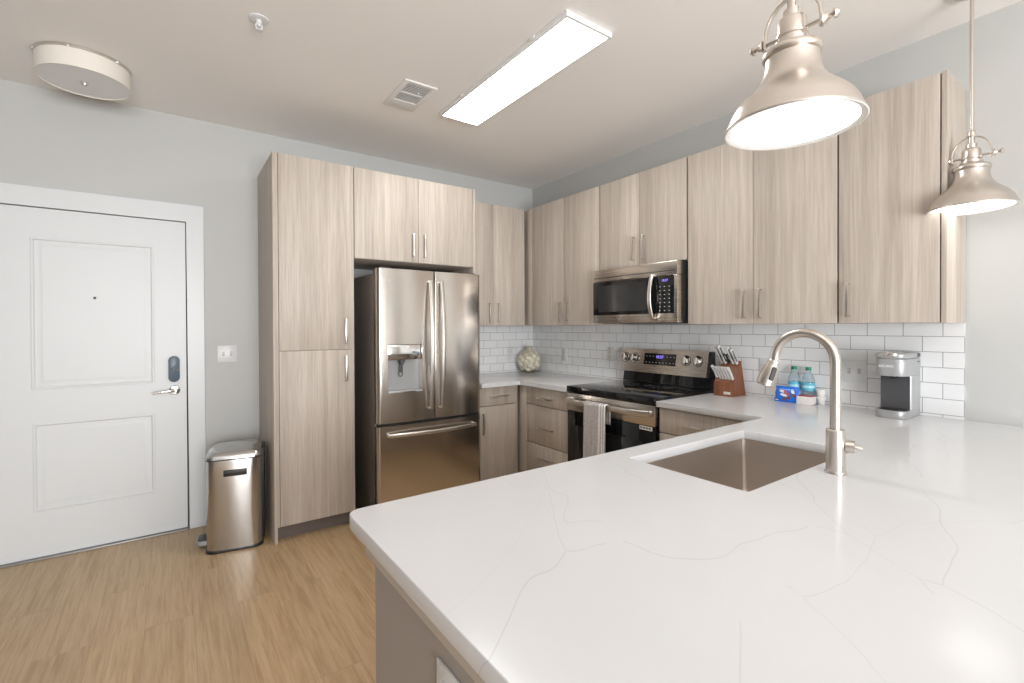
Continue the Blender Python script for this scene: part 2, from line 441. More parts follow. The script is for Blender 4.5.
bm = nb(); box(bm, (-3.0005, -.0275, 1.052), (-2.9875, -.043, 1.088), .003); obj('thumb_turn', bm, 'navy_grey', lk)
bm = nb(); lathe(bm, [(.031, 0), (.031, .006), (.026, .011), (.012, .013), (.012, .045)], 24, (-2.992, -.004, .93), (0, -1, 0)); lv = obj('door_rose', bm, 'chrome', door)
bm = nb(); tube(bm, [(-2.992, -.047, .93), (-3.01, -.052, .931), (-3.04, -.053, .93), (-3.075, -.052, .926), (-3.11, -.050, .921)], [.0115, .011, .0095, .008, .007], 12); obj('lever', bm, 'chrome', lv)
bm = nb()
prism(bm, [(-3.947, 0), (-3.947, 2.156), (-2.8235, 2.156), (-2.8235, 0), (-2.919, 0), (-2.919, 2.046), (-3.845, 2.046), (-3.845, 0)], 'y', .0, -.018, .003)
struct('trim_1', bm, 'trim', 'white flat casing around the entry door', 'door casing', smooth=20)
bm = holed([[(-3.8449, .002), (-2.9185, .002), (-2.9185, 2.0445), (-3.8449, 2.0445)], [(-3.82, .02), (-2.945, .02), (-2.945, 2.02), (-3.82, 2.02)]], 'y', .032, .09)
struct('trim_2', bm, 'reveal', 'dark gasket reveal around the entry door', 'door stop')
bm = nb(); box(bm, (-3.845, -.03, 0), (-2.919, .03, .009), .003); struct('trim_3', bm, 'threshold', 'low metal threshold under the entry door', 'threshold')
bm = nb(); prism(bm, [(0, 0), (-.014, 0), (-.014, .085), (-.008, .095), (0, .095)], 'x', -2.823, -2.498); struct('baseboard_back', bm, 'trim', 'white baseboard beside the tall cabinet', 'baseboard')
bm = nb(); prism(bm, [(0, 0), (-.014, 0), (-.014, .085), (-.008, .095), (0, .095)], 'x', -5.0, -3.948); struct('baseboard_back_left', bm, 'trim', 'white baseboard left of the entry door', 'baseboard')

# tile splash on both walls
bm = nb(); box(bm, (-1.049, -.009, ZC), (-.0091, -.0005, 1.3475)); struct('wall_tile_back', bm, 'tile_back', 'white subway tile strip on the refrigerator wall', 'tile')
bm = nb(); box(bm, (-.009, -3.259, ZC), (-.0005, -.0005, 1.3475)); struct('wall_tile_right', bm, 'tile_right', 'white subway tile strip on the range wall', 'tile')

# ------------------------------------------------------------------ cabinets
def pull(bm, fr, u, n, z, length, vertical):
    h = length / 2
    def bb(du0, du1, n0, n1, dz0, dz1, bev=.0012): fbox(bm, fr, u + du0, u + du1, n + n0, n + n1, z + dz0, z + dz1, bev)
    if vertical:
        bb(-.007, .007, .025, .034, -h, h)
        bb(-.0045, .0045, 0, .0275, -h, -h + .009); bb(-.0045, .0045, 0, .0275, h - .009, h)
    else:
        bb(-h, h, .025, .034, -.0065, .0065)
        bb(-h, -h + .009, 0, .0275, -.0045, .0045); bb(h - .009, h, 0, .0275, -.0045, .0045)
def cabinet(name, label, group, fr, u0, u1, z0, z1, face, fronts, back=.002, toe=False, ends=(), fillers=()):
    """fronts: (kind, u0, u1, z0, z1, pull) ; pull = (u, z, length, vertical) or None"""
    mid = fr((u0 + u1) / 2, face / 2, 0)
    t = thing(name, label, 'cabinet', (mid[0], mid[1], z0), 0, group)
    bm = nb(); cz = z0 + (.10 if toe else 0)
    a0 = u0 + (.0185 if 'l' in ends else 0); a1 = u1 - (.0185 if 'r' in ends else 0)
    fbox(bm, fr, a0, a1, back, face - .0205, cz, z1, .001); obj('carcass', bm, 'oak_edge', t)
    if toe:
        bm = nb(); fbox(bm, fr, a0, a1, back, face - .075, z0, cz - .0005); obj('toe_kick', bm, 'toe', t)
    for e in ends:
        bm = nb(); w = (u0, u0 + .018) if e == 'l' else (u1 - .018, u1)
        fbox(bm, fr, w[0], w[1], back, face, z0, z1, .001); obj('end_panel', bm, 'oak', t)
    for w in fillers:
        bm = nb(); fbox(bm, fr, w[0], w[1], face - .020, face - (.0 if len(w) < 3 else w[2]), cz, z1, .0008); obj('filler_strip', bm, 'oak_edge', t)
    for k, a, b_, c, d, p in fronts:
        bm = nb(); fbox(bm, fr, a + .0016, b_ - .0016, face - .0195, face, c + .0016, d - .0016, .0012)
        f = obj(k, bm, 'oak', t)
        if p:
            bm = nb(); pull(bm, fr, p[0], face, p[1], p[2], p[3]); obj('handle', bm, 'nickel', f)
    return t
UG = 'grey oak wall cabinets'; BG = 'grey oak base cabinets'
ZT, ZB, ZM = 2.419, 1.348, 1.765
hz = ZB + .115
# tall pantry and refrigerator surround
cabinet('tall_cabinet', 'tall grey oak pantry cabinet with two stacked doors, beside the trash can', 'cabinets around the refrigerator', FA, -2.497, -2.004, 0, ZT, .612,
        [('door', -2.466, -2.019, .10, 1.192, (-2.062, 1.068, .17, True)), ('door', -2.466, -2.019, 1.192, ZT, (-2.062, 1.315, .17, True))],
        toe=True, ends=('l', 'r'), fillers=((-2.4785, -2.467, .001),))
cabinet('wall_cabinet', 'wide grey oak two-door cabinet directly above the refrigerator', 'cabinets around the refrigerator', FA, -2.003, -1.0705, 1.806, ZT, .612,
        [('door', -1.999, -1.534, 1.806, ZT, (-1.578, 1.93, .165, True)), ('door', -1.534, -1.072, 1.806, ZT, (-1.489, 1.93, .165, True))])
bm = nb(); fbox(bm, FA, -1.0700, -1.0515, .002, .614, 0, ZT, .001)
o = obj('side_panel', bm, 'oak'); tag(o, 'tall thin grey oak end panel on the right side of the refrigerator', 'panel')
# wall cabinets
cabinet('wall_cabinet', 'grey oak two-door wall cabinet right of the refrigerator, left of the corner', UG, FA, -1.0505, -.3425, ZB, ZT, .316,
        [('door', -1.048, -.690, ZB, ZT, (-.735, hz, .165, True)), ('door', -.690, -.3615, ZB, ZT, (-.645, hz, .165, True))], fillers=((-.3605, -.3425, .002),))
cabinet('wall_cabinet', 'grey oak two-door wall cabinet between the corner and the microwave', UG, FB, .003, 1.2425, ZB, ZT, .32,
        [('door', .401, .835, ZB, ZT, (.790, hz, .165, True)), ('door', .835, 1.2415, ZB, ZT, (.880, hz, .165, True))], back=.0105, fillers=((.33, .400, .003),))
cabinet('wall_cabinet', 'short grey oak two-door wall cabinet directly above the microwave', UG, FB, 1.2435, 2.0085, ZM, ZT, .32,
        [('door', 1.2445, 1.627, ZM, ZT, (1.583, ZM + .125, .17, True)), ('door', 1.627, 2.0075, ZM, ZT, (1.672, ZM + .125, .17, True))])
cabinet('wall_cabinet', 'grey oak two-door wall cabinet above the knife block, right of the microwave', UG, FB, 2.0145, 2.8555, ZB, ZT, .32,
        [('door', 2.0155, 2.435, ZB, ZT, (2.390, hz, .165, True)), ('door', 2.435, 2.8545, ZB, ZT, (2.480, hz, .165, True))], back=.0105)
cabinet('wall_cabinet', 'grey oak single-door wall cabinet above the coffee maker, at the free end', UG, FB, 2.8595, 3.264, ZB, ZT, .32,
        [('door', 2.8605, 3.2425, ZB, ZT, (2.905, hz, .165, True))], back=.0105, ends=('r',))
# base cabinets
cabinet('base_cabinet', 'grey oak base cabinet with one drawer over a door, beside the refrigerator', BG, FA, -1.0495, -.664, 0, ZC - CT, .66,
        [('drawer', -1.048, -.692, .711, ZC - CT - .004, (-.872, .782, .165, False)), ('door', -1.048, -.692, .10, .708, (-1.022, .575, .165, True))], toe=True)
cabinet('base_cabinet', 'grey oak base cabinet of three stacked drawers, left of the range', BG, FB, .004, 1.2635, 0, ZC - CT, .66,
        [('drawer', .757, 1.2615, .718, ZC - CT - .004, (1.01, .782, .165, False)), ('drawer', .757, 1.2615, .413, .715, (1.01, .548, .165, False)),
         ('drawer', .757, 1.2615, .10, .410, (1.01, .31, .165, False))], toe=True, fillers=((.664, .755, .001),))
cabinet('base_cabinet', 'grey oak drawer base cabinet right of the range, partly behind the peninsula', BG, FB, 2.0525, 2.66, 0, ZC - CT, .66,
        [('drawer', 2.0545, 2.655, .713, ZC - CT - .004, (2.335, .782, .165, False)), ('drawer', 2.0545, 2.655, .413, .710, (2.335, .56, .165, False)),
         ('drawer', 2.0545, 2.655, .10, .410, (2.335, .31, .165, False))], toe=True)

# peninsula: painted half wall shell with cabinets facing the kitchen, support apron, outlet
bm = nb()
prism(bm, [(-2.60, -2.700), (-2.60, -3.46), (-.002, -3.46), (-.002, -3.36), (-2.50, -3.36), (-2.50, -2.700)], 'z', 0, .787)
pw = obj('wall_peninsula', bm, 'half_wall'); tag(pw, 'taupe grey painted half wall carrying the peninsula counter', 'half wall', None, 'structure')
bm = nb()
prism(bm, [(-2.622, -2.694), (-2.622, -3.735), (-.002, -3.735), (-.002, -3.715), (-2.470, -3.715), (-2.470, -2.694)], 'z', .7875, ZC - CT - .0005, .0015)
ap = obj('counter_apron', bm, 'apron'); tag(ap, 'light taupe support board running under the edge of the peninsula countertop', 'support board')
t = thing('outlet_plate', 'white outlet plate on the end of the peninsula half wall', 'outlet', (-2.6, -3.09, .66), 0)
bm = nb(); box(bm, (-2.6005, -3.043, .605), (-2.6065, -3.163, .727), .002); obj('cover', bm, 'white_plastic', t)
bm = nb(); box(bm, (-2.606, -3.062, .632), (-2.6085, -3.092, .70), .001); box(bm, (-2.606, -3.114, .632), (-2.6085, -3.144, .70), .001); obj('receptacle', bm, 'white_plastic', t)
cabinet('sink_cabinet', 'grey oak base cabinet under the sink, facing the range side', 'peninsula cabinets', FP, .70, 1.90, 0, .622, .66 - .02,
        [('door', .702, 1.30, .10, .622, None), ('door', 1.30, 1.898, .10, .622, None)], toe=True)

# countertops
bm = nb()
prism(bm, [(-1.0505, -.0095), (-.0095, -.0095), (-.0095, -1.2665), (-.683, -1.2665), (-.683, -.7), (-1.0505, -.7)], 'z', ZC - CT, ZC, .002)
o = obj('countertop', bm, 'quartz'); tag(o, 'white quartz corner countertop between refrigerator and range', 'countertop', 'white quartz countertops')
SX0, SX1, SY0, SY1 = -1.755, -1.032, -2.768, -3.174
outer = [(-.0095, -2.0495), (-.683, -2.0495), (-.683, -2.676)]
cr = .035
for i in range(9):
    a = PI / 2 + i * PI / 2 / 8; outer.append((-2.663 + cr + cr * math.cos(a), -2.676 - cr + cr * math.sin(a)))
for i in range(9):
    a = PI + i * PI / 2 / 8; outer.append((-2.663 + cr + cr * math.cos(a), -3.775 + cr + cr * math.sin(a)))
outer += [(-.0015, -3.775), (-.0015, -3.2595), (-.0095, -3.2595)]
bm = holed([outer, rrect(SX0, SX1, SY1, SY0, .008, 3)], 'z', ZC - CT, ZC, .002)
o = obj('countertop', bm, 'quartz', smooth=0); tag(o, 'large white quartz peninsula countertop with a sink cut-out and thin grey veins', 'countertop', 'white quartz countertops')

# undermount sink
t = thing('kitchen_sink', 'rectangular stainless undermount sink in the peninsula countertop', 'sink', ((SX0 + SX1) / 2, (SY0 + SY1) / 2, .635))
bm = nb(); g_ = .006
def loop(z, ins, r, n=5): return [bm.verts.new((x, y, z)) for x, y in rrect(SX0 + ins, SX1 - ins, SY1 + ins, SY0 - ins, r, n)]
lps = [loop(ZC - CT - .0005, -.02, .02), loop(ZC - CT - .0005, -.003, .016), loop(.655, -.001, .016), loop(.641, .004, .02), loop(.637, .016, .02),
       loop(.635, .06, .02)]
for p, n in zip(lps, lps[1:]):
    for i in range(len(p)):
        j = (i + 1) % len(p); bm.faces.new((p[i], p[j], n[j], n[i]))
bm.faces.new(lps[-1]); obj('basin', bm, 'steel_sink', t)
bm = nb(); lathe(bm, [(.056, .0), (.056, .002), (.046, .003), (.04, -.004 + .006), (.012, .0025)], 28, ((SX0 + SX1) / 2, -2.98, .6355)); dr = obj('drain', bm, 'chrome', t)
bm = nb(); lathe(bm, [(.036, 0), (.036, .004), (.01, .008), (.008, .018), (0, .019)], 24, ((SX0 + SX1) / 2, -2.98, .638)); obj('strainer', bm, 'nickel', dr)

# faucet
FX, FY = -1.382, -3.2415
t = thing('faucet', 'tall brushed nickel gooseneck faucet behind the sink', 'faucet', (FX, FY, ZC))
bm = nb(); lathe(bm, [(.0285, 0), (.0285, .005), (.0265, .008), (.0250, .008), (.0250, .129), (.0235, .131), (.017, .131)], 36, (FX, FY, ZC + .0003)); bd = obj('body', bm, 'nickel_warm', t)
bm = nb()
pts = [(FX, FY, ZC + .12 + i * .02) for i in range(11)]
R_ = .0885; zc_ = 1.2265; pts = [p for p in pts if p[2] < zc_ - .005]
for i in range(25):
    a = PI - i * PI / 24; pts.append((FX, FY + R_ + R_ * math.cos(a), zc_ + R_ * math.sin(a)))
tube(bm, pts, .0145, 20); obj('spout', bm, 'nickel_warm', t)
hy = FY + 2 * R_
bm = nb(); d = Vector((-.014, .030, -.092)).normalized()
lathe(bm, [(.0150, 0), (.0170, .003), (.0170, .008), (.0205, .018), (.0245, .040), (.0270, .064), (.0280, .084), (.023, .089), (.018, .087)], 28, (FX, hy, zc_ - .002), d); sh = obj('spray_head', bm, 'nickel_warm', t)
bm = nb(); pc = Vector((FX, hy, zc_)) + d * .045; side = Vector((-.62, -.78, .0)).normalized(); side = (side - d * side.dot(d)).normalized(); w_ = d.cross(side)
prof = rrect(-.0075, .0075, -.024, .024, .0072, 6)
va = [bm.verts.new(pc + side * .0245 + w_ * x + d * y + side * (y * .12)) for x, y in prof]; vb = [bm.verts.new(pc + side * .0290 + w_ * x * .85 + d * y * .94 + side * (y * .12)) for x, y in prof]
vc = [bm.verts.new(pc + side * .012 + w_ * x + d * y) for x, y in prof]
for A_, B_ in ((vc, va), (va, vb)):
    for i in range(len(prof)):
        j = (i + 1) % len(prof); bm.faces.new((A_[i], A_[j], B_[j], B_[i]))
bm.faces.new(vb); obj('spray_button', bm, 'slot', sh, label='dark grey spray button')
bm = nb(); cyl(bm, (FX + .012, FY - .022, ZC + .083), (FX + .018, FY - .043, ZC + .083), .018, 24); hb = obj('handle_hub', bm, 'nickel_warm', bd)
bm = nb(); tube(bm, [(FX + .018, FY - .0425, ZC + .083), (FX + .022, FY - .052, ZC + .081), (FX + .026, FY - .060, ZC + .079)], [.006, .0055, .0048], 12); obj('lever', bm, 'nickel_warm', t)

# ------------------------------------------------------------------ refrigerator
fx0, fx1, fy = -1.912, -1.118, -.80
t = thing('refrigerator', 'stainless french-door refrigerator with water dispenser and bottom freezer', 'refrigerator', (-1.515, -.4, 0))
bm = nb(); box(bm, (fx0 + .004, -.73, .02), (fx1 - .004, -.04, 1.70), .004); obj('body', bm, 'dark_steel', t)
bm = nb(); box(bm, (fx0 + .02, -.70, 0), (fx1 - .02, -.06, .0195)); box(bm, (fx0 + .02, -.735, .012), (fx1 - .02, -.705, .05)); obj('base_grille', bm, 'black', t)
sx = -1.500
def bowed_door(x0, x1, z0, z1, bow=.006, rl=.022, rr=.006, hole=None):
    pts = [(x1, -.738), (x0, -.738)]
    n = 6
    L_ = [(x0 + rl - rl * math.cos(i * PI / 2 / n), fy + rl - rl * math.sin(i * PI / 2 / n)) for i in range(n + 1)]
    R__ = [(x1 - rr + rr * math.sin(i * PI / 2 / n), fy + rr - rr * math.cos(i * PI / 2 / n)) for i in range(n + 1)]
    midp = []
    for i in range(1, 12):
        x = L_[-1][0] + (R__[0][0] - L_[-1][0]) * i / 12; midp.append((x, fy - bow * math.sin(PI * i / 12)))
    return pts + L_ + midp + R__
# left door: built around the dispenser opening
DX0, DX1, DZ0, DZ1 = -1.843, -1.600, .905, 1.222
bm = nb(); lp = bowed_door(fx0, sx - .003, 0, 0, .013, .028, .006)
def column(z0, z1, seltop=True):
    prism(bm, lp, 'z', z0, z1)
column(.700, DZ0); column(DZ1, 1.727)
lo = [p for p in lp]
def clip(lp, x0, x1):
    out = []; n = len(lp)
    for i in range(n):
        a, b2 = lp[i], lp[(i + 1) % n]
        ins = x0 - 1e-9 <= a[0] <= x1 + 1e-9
        if ins: out.append(a)
        for X in (x0, x1):
            if (a[0] - X) * (b2[0] - X) < 0:
                tt = (X - a[0]) / (b2[0] - a[0]); out.append((X, a[1] + tt * (b2[1] - a[1])))
    # order crossing points along the edge direction
    return out
prism(bm, clip(lp, fx0 - 1, DX0), 'z', DZ0, DZ1); prism(bm, clip(lp, DX1, 0), 'z', DZ0, DZ1)
ld = obj('door', bm, 'steel', t, smooth=30)
bm = nb(); box(bm, (DX0 + .0005, -.745, DZ0 + .0005), (DX1 - .0005, -.7385, DZ1 - .0005)); obj('dispenser_recess', bm, 'silver', ld)
bm = nb(); box(bm, (DX0 + .0005, -.7985, 1.118), (DX1 - .0005, -.7455, DZ1 - .0005), .003); hd = obj('dispenser_panel', bm, 'chrome', ld)
bm = nb(); box(bm, (DX0 + .0005, -.812, DZ0 - .008), (DX1 - .0005, -.7455, DZ0 + .008), .003); obj('drip_tray', bm, 'silver', ld)
bm = nb(); cyl(bm, (-1.735, -.775, 1.117), (-1.735, -.775, 1.098), .022, 20); cyl(bm, (-1.735, -.775, 1.098), (-1.735, -.775, 1.085), .014, 20); box(bm, (-1.748, -.765, 1.03), (-1.722, -.755, 1.10), .003)
tube(bm, [(-1.748, -.7555, 1.03), (-1.748, -.757, 1.01), (-1.735, -.758, 1.0), (-1.722, -.757, 1.01), (-1.722, -.7555, 1.03)], .003, 8); obj('dispenser_paddle', bm, 'dark_grey', ld)
rp = [(fx1 + fx0 - x_, y_) for x_, y_ in bowed_door(fx0, fx0 + fx1 - sx - .003, 0, 0, .013, .028, .006)]
bm = nb(); prism(bm, rp, 'z', .700, 1.727)
rd = obj('door', bm, 'steel', t, smooth=30)
bm = nb()
fl = [(fx1, -.738), (fx0, -.738)] + [(fx0 + .024 - .024 * math.cos(i * PI / 12), fy + .024 - .024 * math.sin(i * PI / 12)) for i in range(7)] + \
     [(fx0 + .024 + (fx1 - fx0 - .048) * i / 14, fy - .013 * math.sin(PI * i / 14)) for i in range(1, 14)] + [(fx1 - .024 + .024 * math.sin(i * PI / 12), fy + .024 - .024 * math.cos(i * PI / 12)) for i in range(7)]
prism(bm, fl, 'z', .055, .680); fz = obj('freezer_drawer', bm, 'steel', t, smooth=30)
bm = nb(); box(bm, (fx0 + .012, -.785, .681), (fx1 - .012, -.738, .699)); obj('door_gasket', bm, 'black', t)
def bar_handle(bm, pts, w, d_, side):
    """flat bar along pts ; w across side, d_ in depth"""
    pts = [Vector(p) for p in pts]; S = Vector(side); rings = []
    for i, p in enumerate(pts):
        tn = (pts[min(i + 1, len(pts) - 1)] - pts[max(i - 1, 0)]).normalized(); nn = tn.cross(S).normalized()
        prof = rrect(-w / 2, w / 2, -d_ / 2, d_ / 2, min(w, d_) * .38, 3)
        rings.append([bm.verts.new(p + S * a + nn * b2) for a, b2 in prof])
    for a, b2 in zip(rings, rings[1:]):
        for k in range(len(a)):
            j = (k + 1) % len(a); bm.faces.new((a[k], a[j], b2[j], b2[k]))
    bm.faces.new(rings[0]); bm.faces.new(list(reversed(rings[-1])))
for x, par in ((-1.540, ld), (-1.458, rd)):
    bm = nb(); pts = [(x, fy - .018 - .045 * math.sin(PI * (.08 + .84 * i / 20)), .775 + (1.655 - .775) * i / 20) for i in range(21)]
    pts = [(x, fy + .002, .775)] + pts + [(x, fy + .002, 1.655)]
    bar_handle(bm, pts, .026, .018, (1, 0, 0)); obj('handle', bm, 'nickel', par)
bm = nb(); pts = [(-1.842 + .655 * i / 20, fy - .02 - .05 * math.sin(PI * (.08 + .84 * i / 20)), .622) for i in range(21)]
pts = [(-1.842, fy + .002, .622)] + pts + [(-1.187, fy + .002, .622)]
bar_handle(bm, pts, .026, .018, (0, 0, 1)); obj('handle', bm, 'nickel', fz)
bm = nb(); box(bm, (fx0 + .03, -.775, 1.7275), (fx0 + .10, -.69, 1.738), .004); box(bm, (fx0 + .03, -.72, 1.7005), (fx0 + .10, -.64, 1.728), .004); obj('hinge_cover', bm, 'dark_grey', t)
bm = nb(); box(bm, (fx1 - .10, -.775, 1.7275), (fx1 - .03, -.69, 1.738), .004); box(bm, (fx1 - .10, -.72, 1.7005), (fx1 - .03, -.64, 1.728), .004); obj('hinge_cover', bm, 'dark_grey', t)
text('badge', 'LG', 'ink', ld, .026, (-1.835, fy - .0075, 1.648), (1, 0, 0), (0, 0, 1))

# ------------------------------------------------------------------ microwave (over the range)
mx, my0, my1, mz0, mz1 = -.405, -1.262, -1.997, 1.357, 1.756
t = thing('microwave', 'stainless over-the-range microwave with black glass window, mounted above the range', 'microwave', (-.2, -1.63, mz0))
bm = nb(); box(bm, (-.345, my0, mz0 + .012), (-.0105, my1, mz1 + .006), .002); box(bm, (-.33, my0 - .02, mz0), (-.03, my1 + .02, mz0 + .0125)); obj('case', bm, 'black', t)
bm = nb(); box(bm, (mx, my0, 1.668), (-.3455, my1, mz1), .004); vg = obj('vent_band', bm, 'steel_h', t)
bm = nb(); box(bm, (mx - .0006, my0 - .012, 1.693), (mx + .002, my1 + .012, 1.697)); obj('vent_slit', bm, 'black', vg)
ym = -1.838   # door / control panel split
bm = nb(); box(bm, (mx, my0, mz0 + .004), (-.3455, ym + .001, 1.666), .004); md = obj('door', bm, 'steel_h', t)
bm = nb(); box(bm, (mx - .0025, my0 - .002, 1.421), (mx + .003, ym + .002, 1.664), .001); wn = obj('window', bm, 'black_glass', md)
bm = nb(); box(bm, (mx - .0032, my0 - .058, 1.444), (mx - .002, ym + .075, 1.638)); obj('window_screen', bm, nmat('window_mesh', (.035, .035, .036), .12), md)
bm = nb(); pts = [(mx - .006 - .04 * math.sin(PI * (.1 + .8 * i / 16)), ym + .022, 1.392 + .280 * i / 16) for i in range(17)]
pts = [(mx + .002, ym + .022, 1.392)] + pts + [(mx + .002, ym + .022, 1.672)]
bar_handle(bm, pts, .028, .014, (0, 1, 0)); obj('handle', bm, 'nickel', md)
text('badge', 'LG', 'ink', md, .017, (mx - .0012, my0 - .035, 1.388), (0, -1, 0), (0, 0, 1))
bm = nb(); box(bm, (mx, ym - .001, mz0 + .004), (-.3455, my1, 1.666), .004); cp = obj('control_panel', bm, 'steel_h', t)
bm = nb(); box(bm, (mx - .0025, ym - .003, 1.421), (mx + .003, my1 + .022, 1.664), .001); cg = obj('control_glass', bm, 'black_glass', cp)
for r in range(7):
    for k in range(3):
        y = ym - .030 - k * .036; z = 1.595 - r * .026
        bm = nb(); box(bm, (mx - .0031, y - .0045, z - .0022), (mx - .002, y + .0045, z + .0022))
        obj('key', bm, 'ink', cp)
text('display', '10:27', 'lcd', cp, .022, (mx - .0031, ym - .068, 1.634), (0, -1, 0), (0, 0, 1))

# ------------------------------------------------------------------ range
ry0, ry1 = -1.272, -2.044; rf = -.690; rc_ = (ry0 + ry1) / 2
t = thing('range', 'stainless electric range with black glass cooktop and backguard display', 'range', (-.35, rc_, 0))
bm = nb(); box(bm, (-.645, ry0, .02), (-.03, ry1, .868), .002)
for x in (-.60, -.08):
    for y in (ry0 - .05, ry1 + .05): cyl(bm, (x, y, 0), (x, y, .021), .018, 12)
obj('body', bm, 'black', t)
bm = nb(); prism(bm, rrect(rf, -.075, ry1, ry0, .006, 3), 'z', .8685, .912, .003); ck = obj('cooktop', bm, 'black_glass', t)
bm = nb()
for x, y, r in ((-.53, ry0 - .19, .115), (-.53, ry1 + .19, .09), (-.24, ry0 - .19, .075), (-.24, ry1 + .19, .105), (-.22, rc_, .055)):
    prof = [(r - .0012, .9121), (r - .0012, .91225), (r, .91225), (r, .9121)]
    lathe(bm, prof, 40, (x, y, 0), cap=False)
obj('burner_ring', bm, nmat('burner_print', (.10, .10, .10), .3), ck)
bm = nb(); box(bm, (-.688, ry0 - .006, .741), (-.646, ry1 + .004, .866), .003); fp = obj('front_panel', bm, 'steel_h', t)
bm = nb(); box(bm, (-.686, ry0 - .006, .24), (-.646, ry1 + .004, .7395), .004); od = obj('oven_door', bm, 'black_glass', t)
bm = nb(); box(bm, (-.6885, ry0 - .09, .33), (-.685, ry1 + .09, .64), .001); obj('oven_window', bm, nmat('oven_window_glass', (.02, .02, .021), .08), od)
bm = nb(); pts = [(-.700 - .048 * min(1, math.sin(PI * (.06 + .88 * i / 20)) * 1.5), ry0 - .030 - (ry0 - ry1 - .060) * i / 20, .818) for i in range(21)]
pts = [(-.686, ry0 - .030, .818)] + pts + [(-.686, ry1 + .030, .818)]
bar_handle(bm, pts, .036, .016, (0, 0, 1)); obj('oven_handle', bm, 'nickel', t)
bm = nb(); box(bm, (-.686, ry0 - .006, .055), (-.646, ry1 + .004, .237), .004); obj('warming_drawer', bm, 'steel_h', t)
bm = nb(); box(bm, (-.6872, -1.93, .713), (-.6855, -2.025, .737)); sk = obj('sticker', bm, 'white_ink', t, label='white energy sticker')
bm = nb()
for k in range(4): box(bm, (-.6876, -1.936 - k * .021, .721), (-.687, -1.936 - k * .021 - .014, .730))
obj('sticker_print', bm, 'black_ink', sk)
bm = nb(); prism(bm, [(-.075, .9125), (-.012, .9125), (-.012, .99), (-.062, .99)], 'y', ry0 + .012, ry1 + .028, .001); obj('riser', bm, 'black_glass', t)
# backguard: tilted steel panel
bgp = [(-.098, .990), (-.020, .990), (-.020, 1.166), (-.062, 1.166)]
bm = nb(); prism(bm, bgp, 'y', ry0 + .030, ry1 + .042, .003); bg = obj('backguard', bm, 'steel_h', t)
bm = nb(); prism(bm, [(-.092, .988), (-.018, .988), (-.018, 1.163), (-.056, 1.163)], 'y', ry1 + .0415, ry1 + .024); obj('backguard_cap', bm, 'black', t)
sl = Vector((.036, 0, .176)).normalized(); nn = Vector((-.176, 0, .036)).normalized()     # up the panel / out of it
def onbg(y, s, out=0): return Vector((-.098, y, .990)) + sl * s + nn * out
def bgbox(bm, y0, y1, s0, s1, o0, o1):
    vs = [bm.verts.new(onbg(y, s, o_)) for o_ in (o0, o1) for y, s in ((y0, s0), (y1, s0), (y1, s1), (y0, s1))]
    for f in ((0, 1, 2, 3), (7, 6, 5, 4), (0, 4, 5, 1), (1, 5, 6, 2), (2, 6, 7, 3), (3, 7, 4, 0)): bm.faces.new([vs[i] for i in f])
bm = nb(); bgbox(bm, -1.474, -1.752, .062, .148, -.002, .002); dp = obj('control_display', bm, 'black_glass', t)
for k in range(9):
    for r in (.080, .125):
        y = -1.492 - k * .03
        if 2.5 < k < 5.5 and r > .1: continue
        bm = nb(); bgbox(bm, y, y - .010, r - .0022, r + .0022, .0015, .0025); obj('touch_key', bm, 'ink', dp)
text('display', '10:27', 'lcd', dp, .030, onbg(-1.612, .122, .0024), (0, -1, 0), tuple(sl))
for y in (-1.294, -1.376, -1.836, -1.928):
    bm = nb(); p = onbg(y, .108, 0)
    lathe(bm, [(.034, 0), (.034, .004), (.028, .006), (.026, .026), (.022, .029), (0, .029)], 28, p, nn); kb = obj('knob', bm, 'chrome', t)
    bm = nb(); q = p + nn * .0285; 
    vs = [bm.verts.new(q + Vector((0, a, 0)) + sl * b2 + nn * c_) for c_ in (0, .006) for a, b2 in ((-.004, -.024), (.004, -.024), (.004, .024), (-.004, .024))]
    for f in ((0, 1, 2, 3), (7, 6, 5, 4), (0, 4, 5, 1), (1, 5, 6, 2), (2, 6, 7, 3), (3, 7, 4, 0)): bm.faces.new([vs[i] for i in f])
    obj('knob_grip', bm, 'nickel', kb)
    bm = nb(); lathe(bm, [(.038, .0002), (.038, .0012), (.035, .0012), (.035, .0002)], 28, p, nn, cap=False); obj('knob_ring', bm, 'black', kb)
text('badge', 'LG', 'ink', bg, .020, onbg(-1.274, .028, .0004), (0, -1, 0), tuple(sl))

# towel over the oven handle
t = thing('dish_towel', 'grey striped dish towel hanging over the oven handle', 'towel', (-.748, -1.62, .835))
bm = nb(); ny, nz = 34, 40
path = []
zt_, xo = .838, -.768
for i in range(nz + 1):
    s = i / nz
    if s < .78: path.append((xo - .006 * (1 - s), .40 + (zt_ - .01 - .40) * s / .78))
    else:
        a = (s - .78) / .22
        if a < .45: th = PI * a / .45; path.append((-.748 - .0185 * math.cos(th), zt_ - .01 + .0115 * math.sin(th)))
        else: path.append((-.7265, zt_ - .01 - (a - .45) / .55 * .12))
grid = []
for i, (x, z) in enumerate(path):
    row = []
    for k in range(ny + 1):
        y = .085 - .195 * k / ny
        hang = max(0, 1 - (z - .40) / .43) if x < -.75 else 0
        fold = .006 * math.sin(k * .55) * (.25 + hang) + (.008 * math.sin(k * 1.1) if k > 22 else 0) * (.4 + hang)
        if x > -.745: fold *= .15
        row.append(bm.verts.new((x - abs(fold) - .002 * hang, -1.62 + y * (1 + .03 * hang), z + .0)))
    grid.append(row)
for a, b2 in zip(grid, grid[1:]):
    for k in range(ny): bm.faces.new((a[k], a[k + 1], b2[k + 1], b2[k]))
tw = obj('cloth', bm, 'towel', t, smooth=60)
sm = tw.modifiers.new('thickness', 'SOLIDIFY'); sm.thickness = .003; sm.offset = 1

